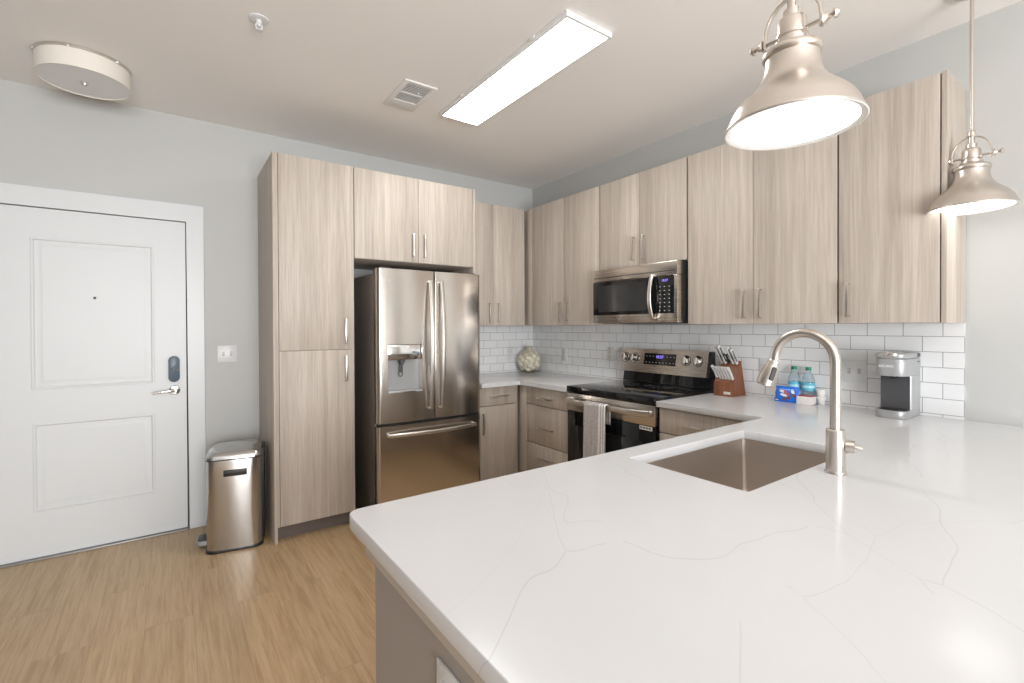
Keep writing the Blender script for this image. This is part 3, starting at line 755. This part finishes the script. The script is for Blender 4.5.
# ------------------------------------------------------------------ things on the counter
# knife block
t = thing('knife_block', 'reddish wooden knife block full of steel-handled knives beside the range', 'knife block', (-.12, -2.172, ZC))
ky0, ky1 = -2.110, -2.234
prof = [(-.185, ZC + .0004), (-.022, ZC + .0004), (-.036, ZC + .03), (-.078, ZC + .220), (-.090, ZC + .217), (-.143, ZC + .128), (-.168, ZC + .092), (-.185, ZC + .088)]
bm = nb(); prism(bm, prof, 'y', ky0, ky1, .003); obj('block', bm, 'walnut', t)
bm = nb(); box(bm, (-.1862, -2.178, ZC + .014), (-.1848, -2.222, ZC + .030), .0005); lb = obj('maker_plate', bm, 'offwhite_plastic', t, label='small pale lettered plate')
bm = nb()
for k in range(6): box(bm, (-.1865, -2.182 - k * .006, ZC + .018), (-.186, -2.182 - k * .006 - .004, ZC + .026))
obj('plate_lettering', bm, 'ink', lb)
KD = Vector((-.62, .0, .785))     # handles lean out towards the room
KD.normalize(); KN = Vector((-.785, 0, -.62))
def knife(name, label, group, base, length, w, hname='steel'):
    base = Vector(base) + KD * .008; tt = thing(name, label, 'knife', base, 0, group)
    bm = nb(); Y = Vector((0, 1, 0)); rings = []
    prof = [(0, .85), (.06, 1), (.45, .86), (.80, 1.0), (.95, 1.08), (1, .8)]
    for s, k in prof:
        c_ = base + KD * (length * s) + KN * (-.004 * math.sin(PI * s))
        rings.append([bm.verts.new(c_ + Y * a + KN * b2) for a, b2 in rrect(-.0075, .0075, -w * k / 2, w * k / 2, .0045, 3)])
    for a, b2 in zip(rings, rings[1:]):
        for k in range(len(a)):
            j = (k + 1) % len(a); bm.faces.new((a[k], a[j], b2[j], b2[k]))
    bm.faces.new(rings[0]); bm.faces.new(list(reversed(rings[-1])))
    hh = obj('handle', bm, 'knife_steel', tt)
    bm = nb(); Y_ = Vector((0, .0078, 0))
    vs = [bm.verts.new(base + KD * (length * s) + KN * b2 + Vector((0, y, 0))) for y in (-.0079, .0079) for s, b2 in ((.12, -w * .22), (.9, -w * .22), (.9, w * .22), (.12, w * .22))]
    for f in ((0, 1, 2, 3), (7, 6, 5, 4), (0, 4, 5, 1), (1, 5, 6, 2), (2, 6, 7, 3), (3, 7, 4, 0)): bm.faces.new([vs[i] for i in f])
    obj('grip_inlay', bm, 'black', hh) if name != 'steak_knife' else bm.free()
    bm = nb(); vs = [bm.verts.new(base + KD * s + KN * b2 + Vector((0, y, 0))) for y in (-.001, .001) for s, b2 in ((-.004, -w * .3), (.002, -w * .35), (.002, w * .35), (-.004, w * .3))]
    for f in ((0, 1, 2, 3), (7, 6, 5, 4), (0, 4, 5, 1), (1, 5, 6, 2), (2, 6, 7, 3), (3, 7, 4, 0)): bm.faces.new([vs[i] for i in f])
    obj('blade', bm, 'chrome', tt)
    return tt
ordn = ['first steak knife from the range side', 'second steak knife from the range side', 'third steak knife from the range side', 'fourth steak knife from the range side', 'fifth steak knife from the range side', 'last steak knife, farthest from the range']
st0 = None
for k in range(6):
    pos = (-.1565, -2.122 - k * .0198, ZC + .108)
    lab = ordn[k] + ' in the front row of the wooden block'
    if st0 is None: st0 = knife('steak_knife', lab, 'steak knives in the block', pos, .098, .019)
    else: dup(st0, pos, lab)
for pos, ln, w, lab in (((-.104, -2.124, ZC + .198), .125, .024, 'large kitchen knife in the back row, nearest the range'),
                        ((-.104, -2.148, ZC + .198), .145, .026, 'tallest kitchen knife handle in the back row of the block'),
                        ((-.104, -2.200, ZC + .198), .130, .024, 'kitchen knife in the back row, right of the black scissors'),
                        ((-.104, -2.222, ZC + .198), .120, .022, 'kitchen knife at the right end of the back row')):
    knife('kitchen_knife', lab, 'kitchen knives in the block', pos, ln, w)
t = thing('kitchen_scissors', 'black-handled scissors between the large knives in the wooden block', 'scissors', (-.104, -2.174, ZC + .198))
bm = nb(); b0 = Vector((-.104, -2.174, ZC + .198))
for s in (-1, 1):
    cc_ = b0 + KD * .055 + Vector((0, s * .011, 0)); ring = []
    for i in range(20):
        a = 2 * PI * i / 20; ring.append(cc_ + KD * (.030 * math.cos(a)) + Vector((0, .0085 * math.sin(a), 0)) )
    tube(bm, ring, .0045, 8, True)
cyl(bm, b0 + KD * .012, b0 + KD * .03, .006, 10); obj('finger_loops', bm, 'black', t)
bm = nb(); cyl(bm, b0 + KD * .002, b0 + KD * .02, .005, 8); obj('blade', bm, 'chrome', t)

# snack pouch
t = thing('snack_pouch', 'blue snack pouch printed with cookies, leaning on the water bottles', 'snack pouch', (-.115, -2.525, ZC))
bm = nb(); n1, n2 = 16, 12; ang = math.radians(14)
Wp, Hp = .132, .092
def pp(a, b2, o_):   # a,b2 in 0..1 ; o_ bulge
    bl = .016 * (math.sin(PI * a) * math.sin(PI * b2)) ** .5
    y = .5 - a; z = b2 * Hp; out = .001 + bl
    wv = .002 * math.sin(b2 * 14) * (abs(y) > .42)
    return Vector((-.118 + z * math.sin(ang) * .9 - (out if o_ else -out) , -2.523 + y * Wp + wv - .10 * z * 0, ZC + .0006 + z * math.cos(ang)))
for side_ in (True, False):
    g2 = [[bm.verts.new(pp(a / n1, b_ / n2, side_)) for a in range(n1 + 1)] for b_ in range(n2 + 1)]
    for a, b2 in zip(g2, g2[1:]):
        for k in range(n1): bm.faces.new((a[k], a[k + 1], b2[k + 1], b2[k]))
bmesh.ops.remove_doubles(bm, verts=bm.verts, dist=.0021)
po = obj('bag', bm, 'pouch', t, smooth=60)
def spot(bm, a, b2, ra, rb, n=14, lift=.0015, rot=0):
    vs = []
    for i in range(n):
        th = 2 * PI * i / n; da, db = ra * math.cos(th), rb * math.sin(th)
        p = pp(min(.97, max(.03, a + da * math.cos(rot) - db * math.sin(rot))), min(.97, max(.03, b2 + da * math.sin(rot) + db * math.cos(rot))), True); p.x -= lift; vs.append(bm.verts.new(p))
    f = bm.faces.new(vs); r = bmesh.ops.extrude_face_region(bm, geom=[f])
    for v_ in r['geom']:
        if isinstance(v_, bmesh.types.BMVert): v_.co.x += .0012
for a_, b_, ra_, rb_, ro_ in ((.36, .68, .17, .075, -.35), (.42, .46, .17, .075, -.35), (.12, .12, .07, .03, 0), (.76, .70, .06, .14, .3)):
    bm = nb(); spot(bm, a_, b_, ra_, rb_, rot=ro_); obj('printed_lettering', bm, 'carton', po)
for a_, b_ in ((.47, .66), (.58, .54)):
    bm = nb(); spot(bm, a_, b_, .065, .09, lift=.0030); obj('printed_badge', bm, 'red', po)
for a_, b_ in ((.62, .32), (.80, .48), (.44, .24)):
    bm = nb(); spot(bm, a_, b_, .075, .11, lift=.0034); obj('printed_cookie', bm, 'cookie', po)

# water bottles
def water_bottle(loc, label, height=.2):
    t = thing('water_bottle', label, 'water bottle', loc, 0, 'small water bottles on the counter')
    p = [(.0, .004), (.016, .0), (.028, .002), (.0315, .010), (.0305, .03), (.0315, .035), (.0305, .05), (.0315, .056), (.0315, .125), (.030, .132), (.026, .150), (.018, .168), (.0125, .176), (.0125, .186)]
    bm = nb(); lathe(bm, p, 28, (0, 0, .0004), cap=False); lathe(bm, [(0, .184), (.0125, .184)], 28, (0, 0, 0), cap=False); obj('bottle', bm, 'bottle', t, local=True)
    bm = nb(); lathe(bm, [(.0315, .072), (.0322, .072), (.0322, .118), (.0315, .118)], 28, (0, 0, 0), cap=False); l_ = obj('wrapper', bm, 'bottle_label', t, local=True, label='blue wrapper')
    bm = nb(); lathe(bm, [(.0326, .088), (.0329, .088), (.0329, .103), (.0326, .103)], 28, (0, 0, 0), cap=False); obj('wrapper_band', bm, nmat('wrapper_pale', (.40, .70, .80), .4), l_, local=True)
    bm = nb(); lathe(bm, [(.0145, .187), (.0145, .204), (.0135, .206), (0, .206)], 24, (0, 0, 0)); obj('cap', bm, 'cap_green', t, local=True, label='green screw cap')
    return t
wb = water_bottle((-.0485, -2.535, ZC), 'green-capped water bottle standing directly behind the blue snack pouch')
dup(wb, (-.0515, -2.612, ZC), 'green-capped water bottle standing behind the red-topped white box')
# white box with red-printed lid
t = thing('tea_box', 'low white box with a red-printed top in front of a water bottle', 'box', (-.105, -2.628, ZC))
bm = nb(); pr = [(-.135, ZC + .0004), (-.087, ZC + .0004), (-.087, ZC + .046), (-.130, ZC + .046), (-.135, ZC + .041)]
prism(bm, [(y, z) for y, z in rrect(-2.667, -2.584, ZC + .0004, ZC + .046, .010, 5, (1, 0, 0, 0))], 'x', -.135, -.088, .0015); bx_ = obj('carton', bm, 'carton', t)
bm = nb(); box(bm, (-.133, -2.660, ZC + .0461), (-.090, -2.588, ZC + .0486), .0008); obj('lid', bm, 'red', bx_)
# two stacked cups
def cup(z, label):
    t = thing('paper_cup', label, 'cup', (-.052, -2.676, z), 0, 'stacked small cups')
    bm = nb(); lathe(bm, [(.0180, 0), (.0190, .002), (.0205, .029), (.0240, .030), (.0240, .0405), (.0225, .0425), (.020, .0425), (.0190, .036), (0, .034)], 28, (0, 0, 0)); obj('cup_body', bm, 'carton', t, local=True)
    bm = nb(); lathe(bm, [(0, .0345), (.0192, .0345), (.0192, .0375), (0, .0375)], 24, (0, 0, 0), cap=False); obj('foil_seal', bm, 'white_plastic', t, local=True)
cup(ZC + .0004, 'small white cup under another one, right of the white box')
cup(ZC + .0434, 'small white cup on top of another one, right of the white box')

# coffee maker
t = thing('coffee_maker', 'silver single-serve coffee maker standing near the tile end', 'coffee maker', (-.115, -3.041, ZC))
cy0, cy1, cxb, cxf = -3.1005, -2.974, -.013, -.232
def planp(xf, r=.045, g=0): return rrect(xf - g, cxb, cy0 - g, cy1 + g, r, 8, (1, 0, 0, 1))
bm = nb(); prism(bm, planp(cxf), 'z', ZC + .0004, ZC + .036, .003); cmb = obj('base', bm, 'silver', t)
bm = nb(); prism(bm, rrect(-.212, -.140, cy0 + .010, cy1 - .010, .036, 6, (1, 0, 0, 1)), 'z', ZC + .0355, ZC + .039, .001); obj('drip_grate', bm, 'black', cmb)
bm = nb(); prism(bm, rrect(-.135, cxb, cy0, cy1, .012, 4, (1, 0, 0, 1)), 'z', ZC + .0362, ZC + .200); col_ = obj('tower', bm, 'silver', t)
bm = nb(); prism(bm, [(-.1375, cy0 + .008), (-.1375, cy1 - .004), (-.134, cy1 - .004), (-.134, cy0 + .008)], 'z', ZC + .037, ZC + .1995); obj('cup_bay', bm, 'dark_grey', col_, label='dark grey cup bay panel')
bm = nb(); prism(bm, planp(-.226), 'z', ZC + .2003, ZC + .282, .003); hd = obj('brew_head', bm, 'silver', t)
bm = nb(); lathe(bm, [(.022, 0), (.018, -.012), (.008, -.016)], 20, (-.172, -3.041, ZC + .2)); obj('nozzle', bm, 'black', hd)
bm = nb(); prism(bm, planp(-.229, .047), 'z', ZC + .2835, ZC + .309, .007, 3); lid = obj('lid', bm, 'silver', t)
bm = nb(); prism(bm, rrect(-.2365, -.160, -3.075, -3.007, .03, 6, (1, 0, 0, 1)), 'z', ZC + .292, ZC + .3125, .006, 3); obj('lid_handle', bm, 'nickel', lid)
bm = nb(); box(bm, (-.058, cy0 - .0015, ZC + .287), (-.016, cy0 + .002, ZC + .305), .001); box(bm, (-.055, cy0 - .0012, ZC + .262), (-.022, cy0 + .002, ZC + .268), .0005); obj('lid_hinge', bm, 'dark_grey', t)
text('lettering', 'KEURIG', 'white_ink', hd, .017, (-.2266, -3.026, ZC + .247), (0, -1, 0), (0, 0, 1))

# shell ball vase in the corner
vx, vy, vr = -.165, -.150, .108
t = thing('decorative_vase', 'round cream vase covered with shell petals in the counter corner', 'vase', (vx, vy, ZC))
bm = nb(); prof = [(.045, .0), (.07, .01)]
for i in range(3, 25):
    a = -PI / 2 + PI * i / 27; prof.append((vr * math.cos(a), .108 + vr * math.sin(a)))
prof += [(.032, .216), (.030, .240), (.037, .252), (.030, .252), (.024, .225), (0, .21)]
lathe(bm, prof, 36, (vx, vy, ZC + .0004)); vs_ = obj('vase_body', bm, nmat('vase_glaze', (.46, .42, .32), .5), t)
bm = nb(); n = 64
for i in range(n):
    zz = 1 - 2 * (i + .5) / n
    if zz > .84 or zz < -.72: continue
    ph = i * 2.39996; rr = math.sqrt(1 - zz * zz); nrm = Vector((rr * math.cos(ph), rr * math.sin(ph), zz))
    c_ = Vector((vx, vy, ZC + .1085)) + nrm * vr
    lathe(bm, [(.0, -.004), (.0235, -.003), (.0245, .0015), (.016, .0035), (.010, .0025), (.006, .0065), (0, .008)], 12, c_, (nrm + Vector((random.uniform(-.25, .25), random.uniform(-.25, .25), .2))).normalized(), cap=False)
obj('shell_petals', bm, 'shell', vs_)

# wall plates
M['toggle_slot_shade'] = nmat('toggle_shadow_plastic', (.46, .47, .48), .4)  # grey surround of each toggle, slot shading put into the colour
def plate(name, label, fr, u, z, w, h, kind, n=.0094, mat='white_plastic', group='electrical plates'):
    p = fr(u, n, z); t = thing(name, label, kind, p, 0, group)
    bm = nb(); fbox(bm, fr, u - w / 2, u + w / 2, n, n + .0055, z - h / 2, z + h / 2, .002); cv = obj('cover', bm, mat, t)
    gang = 2 if w > .1 else 1
    for k in range(gang):
        uu = u + (0 if gang == 1 else (-.023, .023)[k])
        if kind == 'switch':
            bm = nb(); fbox(bm, fr, uu - .007, uu + .007, n + .005, n + .0062, z - .0145, z + .0145); obj('toggle_slot_shade', bm, 'toggle_slot_shade', cv)
            bm = nb(); fbox(bm, fr, uu - .0045, uu + .0045, n + .006, n + .016, z + .001, z + .009, .001); obj('toggle', bm, mat, t)
        else:
            bm = nb(); fbox(bm, fr, uu - .0165, uu + .0165, n + .005, n + .0075, z - .034, z + .034, .001); rc2 = obj('receptacle', bm, mat, t)
            bm = nb()
            for dz in (-.018, .018):
                for du in (-.006, .006): fbox(bm, fr, uu + du - .0012, uu + du + .0012, n + .007, n + .0078, z + dz - .004, z + dz + .005)
            obj('slots', bm, 'slot', rc2)
plate('switch_plate', 'white double light switch on the grey wall between entry door and tall cabinet', FA, -2.692, 1.158, .118, .118, 'switch', n=.0003)
plate('outlet_plate', 'white outlet on the tile behind the round vase, refrigerator wall', FA, -.297, 1.075, .07, .115, 'outlet')
plate('outlet_plate', 'white outlet on the tile right of the round vase', FB, .495, 1.078, .07, .115, 'outlet')
plate('outlet_plate', 'ivory outlet on the tile just left of the range backguard', FB, 1.072, 1.105, .07, .115, 'outlet', mat='offwhite_plastic')
plate('outlet_plate', 'white double outlet on the tile behind the faucet spray head', FB, 2.373, 1.078, .115, .115, 'outlet')
plate('switch_plate', 'white double switch plate on the tile left of the coffee maker', FB, 2.822, 1.092, .118, .118, 'switch')

# ------------------------------------------------------------------ trash can
t = thing('trash_can', 'slim stainless steel step trash can between the entry door and the tall cabinet', 'trash can', (-2.680, -.394, 0), math.radians(-9.5))
bm = nb(); hw, hd_ = .150, .150
lv_ = [(0, 0), (.06, .003), (.14, .006), (.24, .008), (.34, .008), (.43, .006), (.50, .003), (.535, 0)]
def bowrect(hw, hd_, bl, n=16):
    out = []; r_ = .052; b0 = .008 + bl
    core = rrect(-hw, hw, -hd_, hd_, r_, 7)
    res = []
    for i, p in enumerate(core):
        q = core[(i + 1) % len(core)]; res.append(p)
        dx, dy = q[0] - p[0], q[1] - p[1]
        if math.hypot(dx, dy) > .05:
            for k in range(1, n):
                res.append((p[0] + dx * k / n, p[1] + dy * k / n))
    return [(x, y + (-1 if y < 0 else 1) * b0 * (1 - min(1, abs(x) / hw) ** 2) * (1 if abs(y) > hd_ - r_ else 0)) for x, y in res]
rings = []
for z, bl in lv_: rings.append([bm.verts.new((x, y, z + .012)) for x, y in bowrect(hw, hd_, bl)])
for a, b2 in zip(rings, rings[1:]):
    for k in range(len(a)):
        j = (k + 1) % len(a); bm.faces.new((a[k], a[j], b2[j], b2[k]))
bm.faces.new(rings[0]); bm.faces.new(list(reversed(rings[-1]))); tb = obj('bin_body', bm, 'steel_bin', t, smooth=40, local=True)
bm = nb(); prism(bm, rrect(-hw - .003, hw + .003, -hd_ - .012, hd_ + .006, .050, 7), 'z', 0, .013, .002); obj('base_ring', bm, 'black', t, local=True)
bm = nb(); prism(bm, rrect(-hw - .002, hw + .002, -hd_ - .010, hd_ + .004, .050, 7), 'z', .5475, .553); obj('rim', bm, 'black', t, local=True)
bm = nb(); rings = []
for z, ins in ((.5535, -.004), (.568, -.003), (.586, .010), (.598, .030), (.604, .06)):
    rings.append([bm.verts.new((x, y, z)) for x, y in rrect(-hw + ins, hw - ins * .35, -hd_ - .006 + ins * .75, hd_ - ins * .5, .048, 7)])
for a, b2 in zip(rings, rings[1:]):
    for k in range(len(a)):
        j = (k + 1) % len(a); bm.faces.new((a[k], a[j], b2[j], b2[k]))
bm.faces.new(rings[0]); bm.faces.new(list(reversed(rings[-1]))); obj('lid', bm, 'steel_bin', t, smooth=30, local=True)
bm = nb(); box(bm, (hw - .012, -.105, .03), (hw + .010, .105, .590), .008); obj('hinge_housing', bm, 'black', t, local=True)
bm = nb(); box(bm, (-.055, -hd_ - .0185, .452), (.068, -hd_ - .003, .490), .004); gh = obj('side_handle', bm, 'black', t, local=True, label='black recessed grip')
bm = nb(); box(bm, (-.048, -hd_ - .0192, .474), (.061, -hd_ - .017, .486), .0005); obj('grip_slot', bm, 'dark_grey', gh, local=True)
bm = nb(); prism(bm, rrect(-hw - .062, -hw + .004, -.06, .07, .028, 6, (1, 0, 0, 1)), 'z', .022, .048, .004); pd = obj('pedal', bm, 'silver', t, local=True)
bm = nb(); prism(bm, rrect(-hw - .055, -hw - .006, -.05, .06, .022, 6, (1, 0, 0, 1)), 'z', .0475, .051, .001); obj('pedal_pad', bm, 'dark_grey', pd, local=True)

# ------------------------------------------------------------------ ceiling and lights
t = thing('ceiling_light', 'long rectangular white LED panel light glowing on the ceiling', 'ceiling light', (-1.438, -1.664, H))
lx0, lx1, ly0, ly1, lz = -1.575, -1.285, -2.266, -1.040, 2.711
bm = holed([[(lx0, ly0), (lx1, ly0), (lx1, ly1), (lx0, ly1)], [(lx0 + .014, ly0 + .014), (lx1 - .014, ly0 + .014), (lx1 - .014, ly1 - .014), (lx0 + .014, ly1 - .014)]], 'z', lz, H - .0005, .001); obj('frame', bm, 'white_metal', t)
bm = nb(); box(bm, (lx0 + .0142, ly0 + .0142, lz + .003), (lx1 - .0142, ly1 - .0142, lz + .012)); obj('diffuser', bm, 'panel_glow', t)
bm = nb()
for y in (-1.32, -2.02): box(bm, (lx0 - .006, y - .02, lz + .012), (lx0 - .0005, y + .02, H - .001), .001)
obj('clip', bm, 'white_metal', t)
t = thing('air_vent', 'small white rectangular supply vent on the ceiling beside the panel light', 'air vent', (-1.824, -1.132, H))
bm = holed([[(-1.924, -1.31), (-1.724, -1.31), (-1.724, -.955), (-1.924, -.955)], [(-1.895, -1.285), (-1.753, -1.285), (-1.753, -1.060), (-1.895, -1.060)]], 'z', H - .010, H - .0005, .002); obj('frame', bm, 'white_metal', t)
bm = nb(); box(bm, (-1.894, -1.274, H - .004), (-1.754, -1.061, H - .001)); obj('backing', bm, 'grille', t)
for k in range(12):
    y = -1.277 + k * .0178
    if abs(y + .005 + 1.164) < .011: continue
    bm = nb(); prism(bm, [(y, H - .0092), (y + .009, H - .0078), (y + .009, H - .0064), (y, H - .0078)], 'x', -1.8945, -1.7535)
    obj('slat', bm, 'white_metal', t)
bm = nb(); box(bm, (-1.894, -1.170, H - .0098), (-1.754, -1.158, H - .0042)); obj('divider', bm, 'white_metal', t)
bm = nb(); cyl(bm, (-1.80, -1.21, H - .0095), (-1.80, -1.21, H - .019), .004, 10); obj('lever', bm, 'white_metal', t)
t = thing('sprinkler', 'small white fire sprinkler head on the ceiling', 'sprinkler', (-2.67, -1.41, H))
bm = nb(); lathe(bm, [(.042, 0), (.042, -.004), (.030, -.008), (.018, -.006)], 28, (-2.67, -1.41, H - .0003)); obj('escutcheon', bm, 'white_plastic', t)
bm = nb(); lathe(bm, [(.012, -.004), (.012, -.022), (.007, -.026), (.007, -.034)], 20, (-2.67, -1.41, H))
for s in (-1, 1): tube(bm, [(-2.67 + s * .010, -1.41, H - .02), (-2.67 + s * .014, -1.41, H - .034), (-2.67 + s * .004, -1.41, H - .048)], .0028, 8)
lathe(bm, [(.004, -.046), (.016, -.050), (.016, -.053), (0, -.053)], 16, (-2.67, -1.41, H)); obj('deflector', bm, 'white_plastic', t)
t = thing('flush_mount_light', 'unlit round drum ceiling light above the entry door', 'ceiling light', (-3.368, -.480, H))
lc = (-3.368, -.480)
bm = nb(); lathe(bm, [(.192, -.001), (.197, -.001), (.197, -.014), (.1925, -.014)], 64, (*lc, H)); bnd = obj('rim_band', bm, 'nickel', t)
for a in (0.3, 1.35, 2.4, 3.45, 4.5, 5.55):
    bm = nb(); cyl(bm, (lc[0] + .196 * math.cos(a), lc[1] + .196 * math.sin(a), H - .008), (lc[0] + .204 * math.cos(a), lc[1] + .204 * math.sin(a), H - .008), .006, 12); obj('thumb_screw', bm, 'chrome', bnd)
bm = nb(); lathe(bm, [(.1925, -.0145), (.1925, -.105), (.189, -.105), (.189, -.0145)], 64, (*lc, H), cap=False); obj('shade', bm, 'shade', t)
bm = nb(); lathe(bm, [(.1888, -.098), (.1888, -.101), (0, -.103)], 64, (*lc, H)); obj('diffuser', bm, 'diffuser_off', t)
bm = nb(); lathe(bm, [(.020, -.1035), (.020, -.106), (.013, -.109), (.011, -.116), (.006, -.120), (0, -.121)], 24, (*lc, H)); obj('finial', bm, 'nickel', t)

def pendant(loc, label):
    t = thing('pendant_light', label, 'pendant light', loc, 0, 'nickel pendants over the peninsula')
    R0 = .1415
    out = [(R0, 0), (R0 + .0015, .003), (R0, .007), (.135, .018), (.130, .033), (.121, .049), (.107, .064), (.090, .079), (.075, .094), (.064, .111), (.058, .130), (.0555, .148), (.0555, .158),
           (.059, .160), (.061, .163), (.061, .173), (.058, .177), (.050, .181), (.041, .186), (.034, .189)]
    inn = [(.031, .186), (.046, .175), (.0525, .148), (.060, .113), (.084, .080), (.114, .050), (.128, .02), (.134, .006), (R0 - .003, 0), (R0, 0)]
    bm = nb(); lathe(bm, out + inn, 64, (0, 0, 0), cap=False); obj('shade', bm, 'nickel_warm', t, smooth=50, local=True)
    bm = nb(); lathe(bm, [(R0 + .0012, .0005), (R0 - .001, -.0005), (.129, .0035), (.129, .0065), (.131, .0065)], 64, (0, 0, 0), cap=False); obj('rim_ring', bm, 'white_metal', t, local=True)
    bm = nb(); lathe(bm, [(.1285, .004), (.1285, .007), (0, .008)], 64, (0, 0, 0), cap=False); lathe(bm, [(.1285, .004), (0, .003)], 64, (0, 0, 0), cap=False); obj('diffuser', bm, 'pendant_glow', t, local=True)
    bm = nb(); lathe(bm, [(.036, .1885), (.036, .196), (.030, .198), (.030, .204), (.033, .206), (.033, .212), (.030, .214), (.030, .240), (.028, .246), (.022, .250), (.018, .252), (.018, .268), (.010, .272), (.010, .30)], 32, (0, 0, 0)); obj('socket_cup', bm, 'nickel_warm', t, local=True)
    bm = nb(); pts = [(0, -.060, .202), (0, -.061, .226), (0, -.058, .250), (0, -.047, .274), (0, -.030, .291), (0, -.008, .300), (0, .008, .300), (0, .030, .291), (0, .047, .274), (0, .058, .250), (0, .061, .226), (0, .060, .202)]
    bar_handle(bm, pts, .012, .006, (1, 0, 0)); obj('yoke', bm, 'nickel_warm', t, local=True)
    for s in (-1, 1):
        bm = nb(); cyl(bm, (0, s * .030, .216), (0, s * .086, .216), .0045, 10)
        lathe(bm, [(.0, 0), (.012, 0), (.014, .003), (.009, .007), (.006, .014)], 18, (0, s * .0645, .216), (0, s, 0))
        lathe(bm, [(.006, 0), (.0105, .003), (.0105, .008), (.005, .013), (0, .0135)], 16, (0, s * .083, .216), (0, s, 0)); obj('thumb_screw', bm, 'nickel_warm', t, local=True)
    bm = nb(); lathe(bm, [(.010, .298), (.013, .302), (.013, .318), (.008, .324)], 20, (0, 0, 0)); obj('swivel', bm, 'nickel_warm', t, local=True)
    bm = nb(); cyl(bm, (0, 0, .322), (0, 0, H - loc[2] - .02), .0065, 16); obj('stem', bm, 'nickel_warm', t, local=True)
    bm = nb(); lathe(bm, [(.010, -.034), (.022, -.026), (.055, -.022), (.062, -.014), (.062, -.0005)], 36, (0, 0, H - loc[2])); obj('canopy', bm, 'nickel_warm', t, local=True)
    return t
pa = pendant((-1.836, -3.321, 1.793), 'nearer large-looking nickel dome pendant light hanging over the faucet')
pendant((-.290, -3.334, 1.820), 'farther nickel dome pendant light near the right wall, beyond the cabinets')
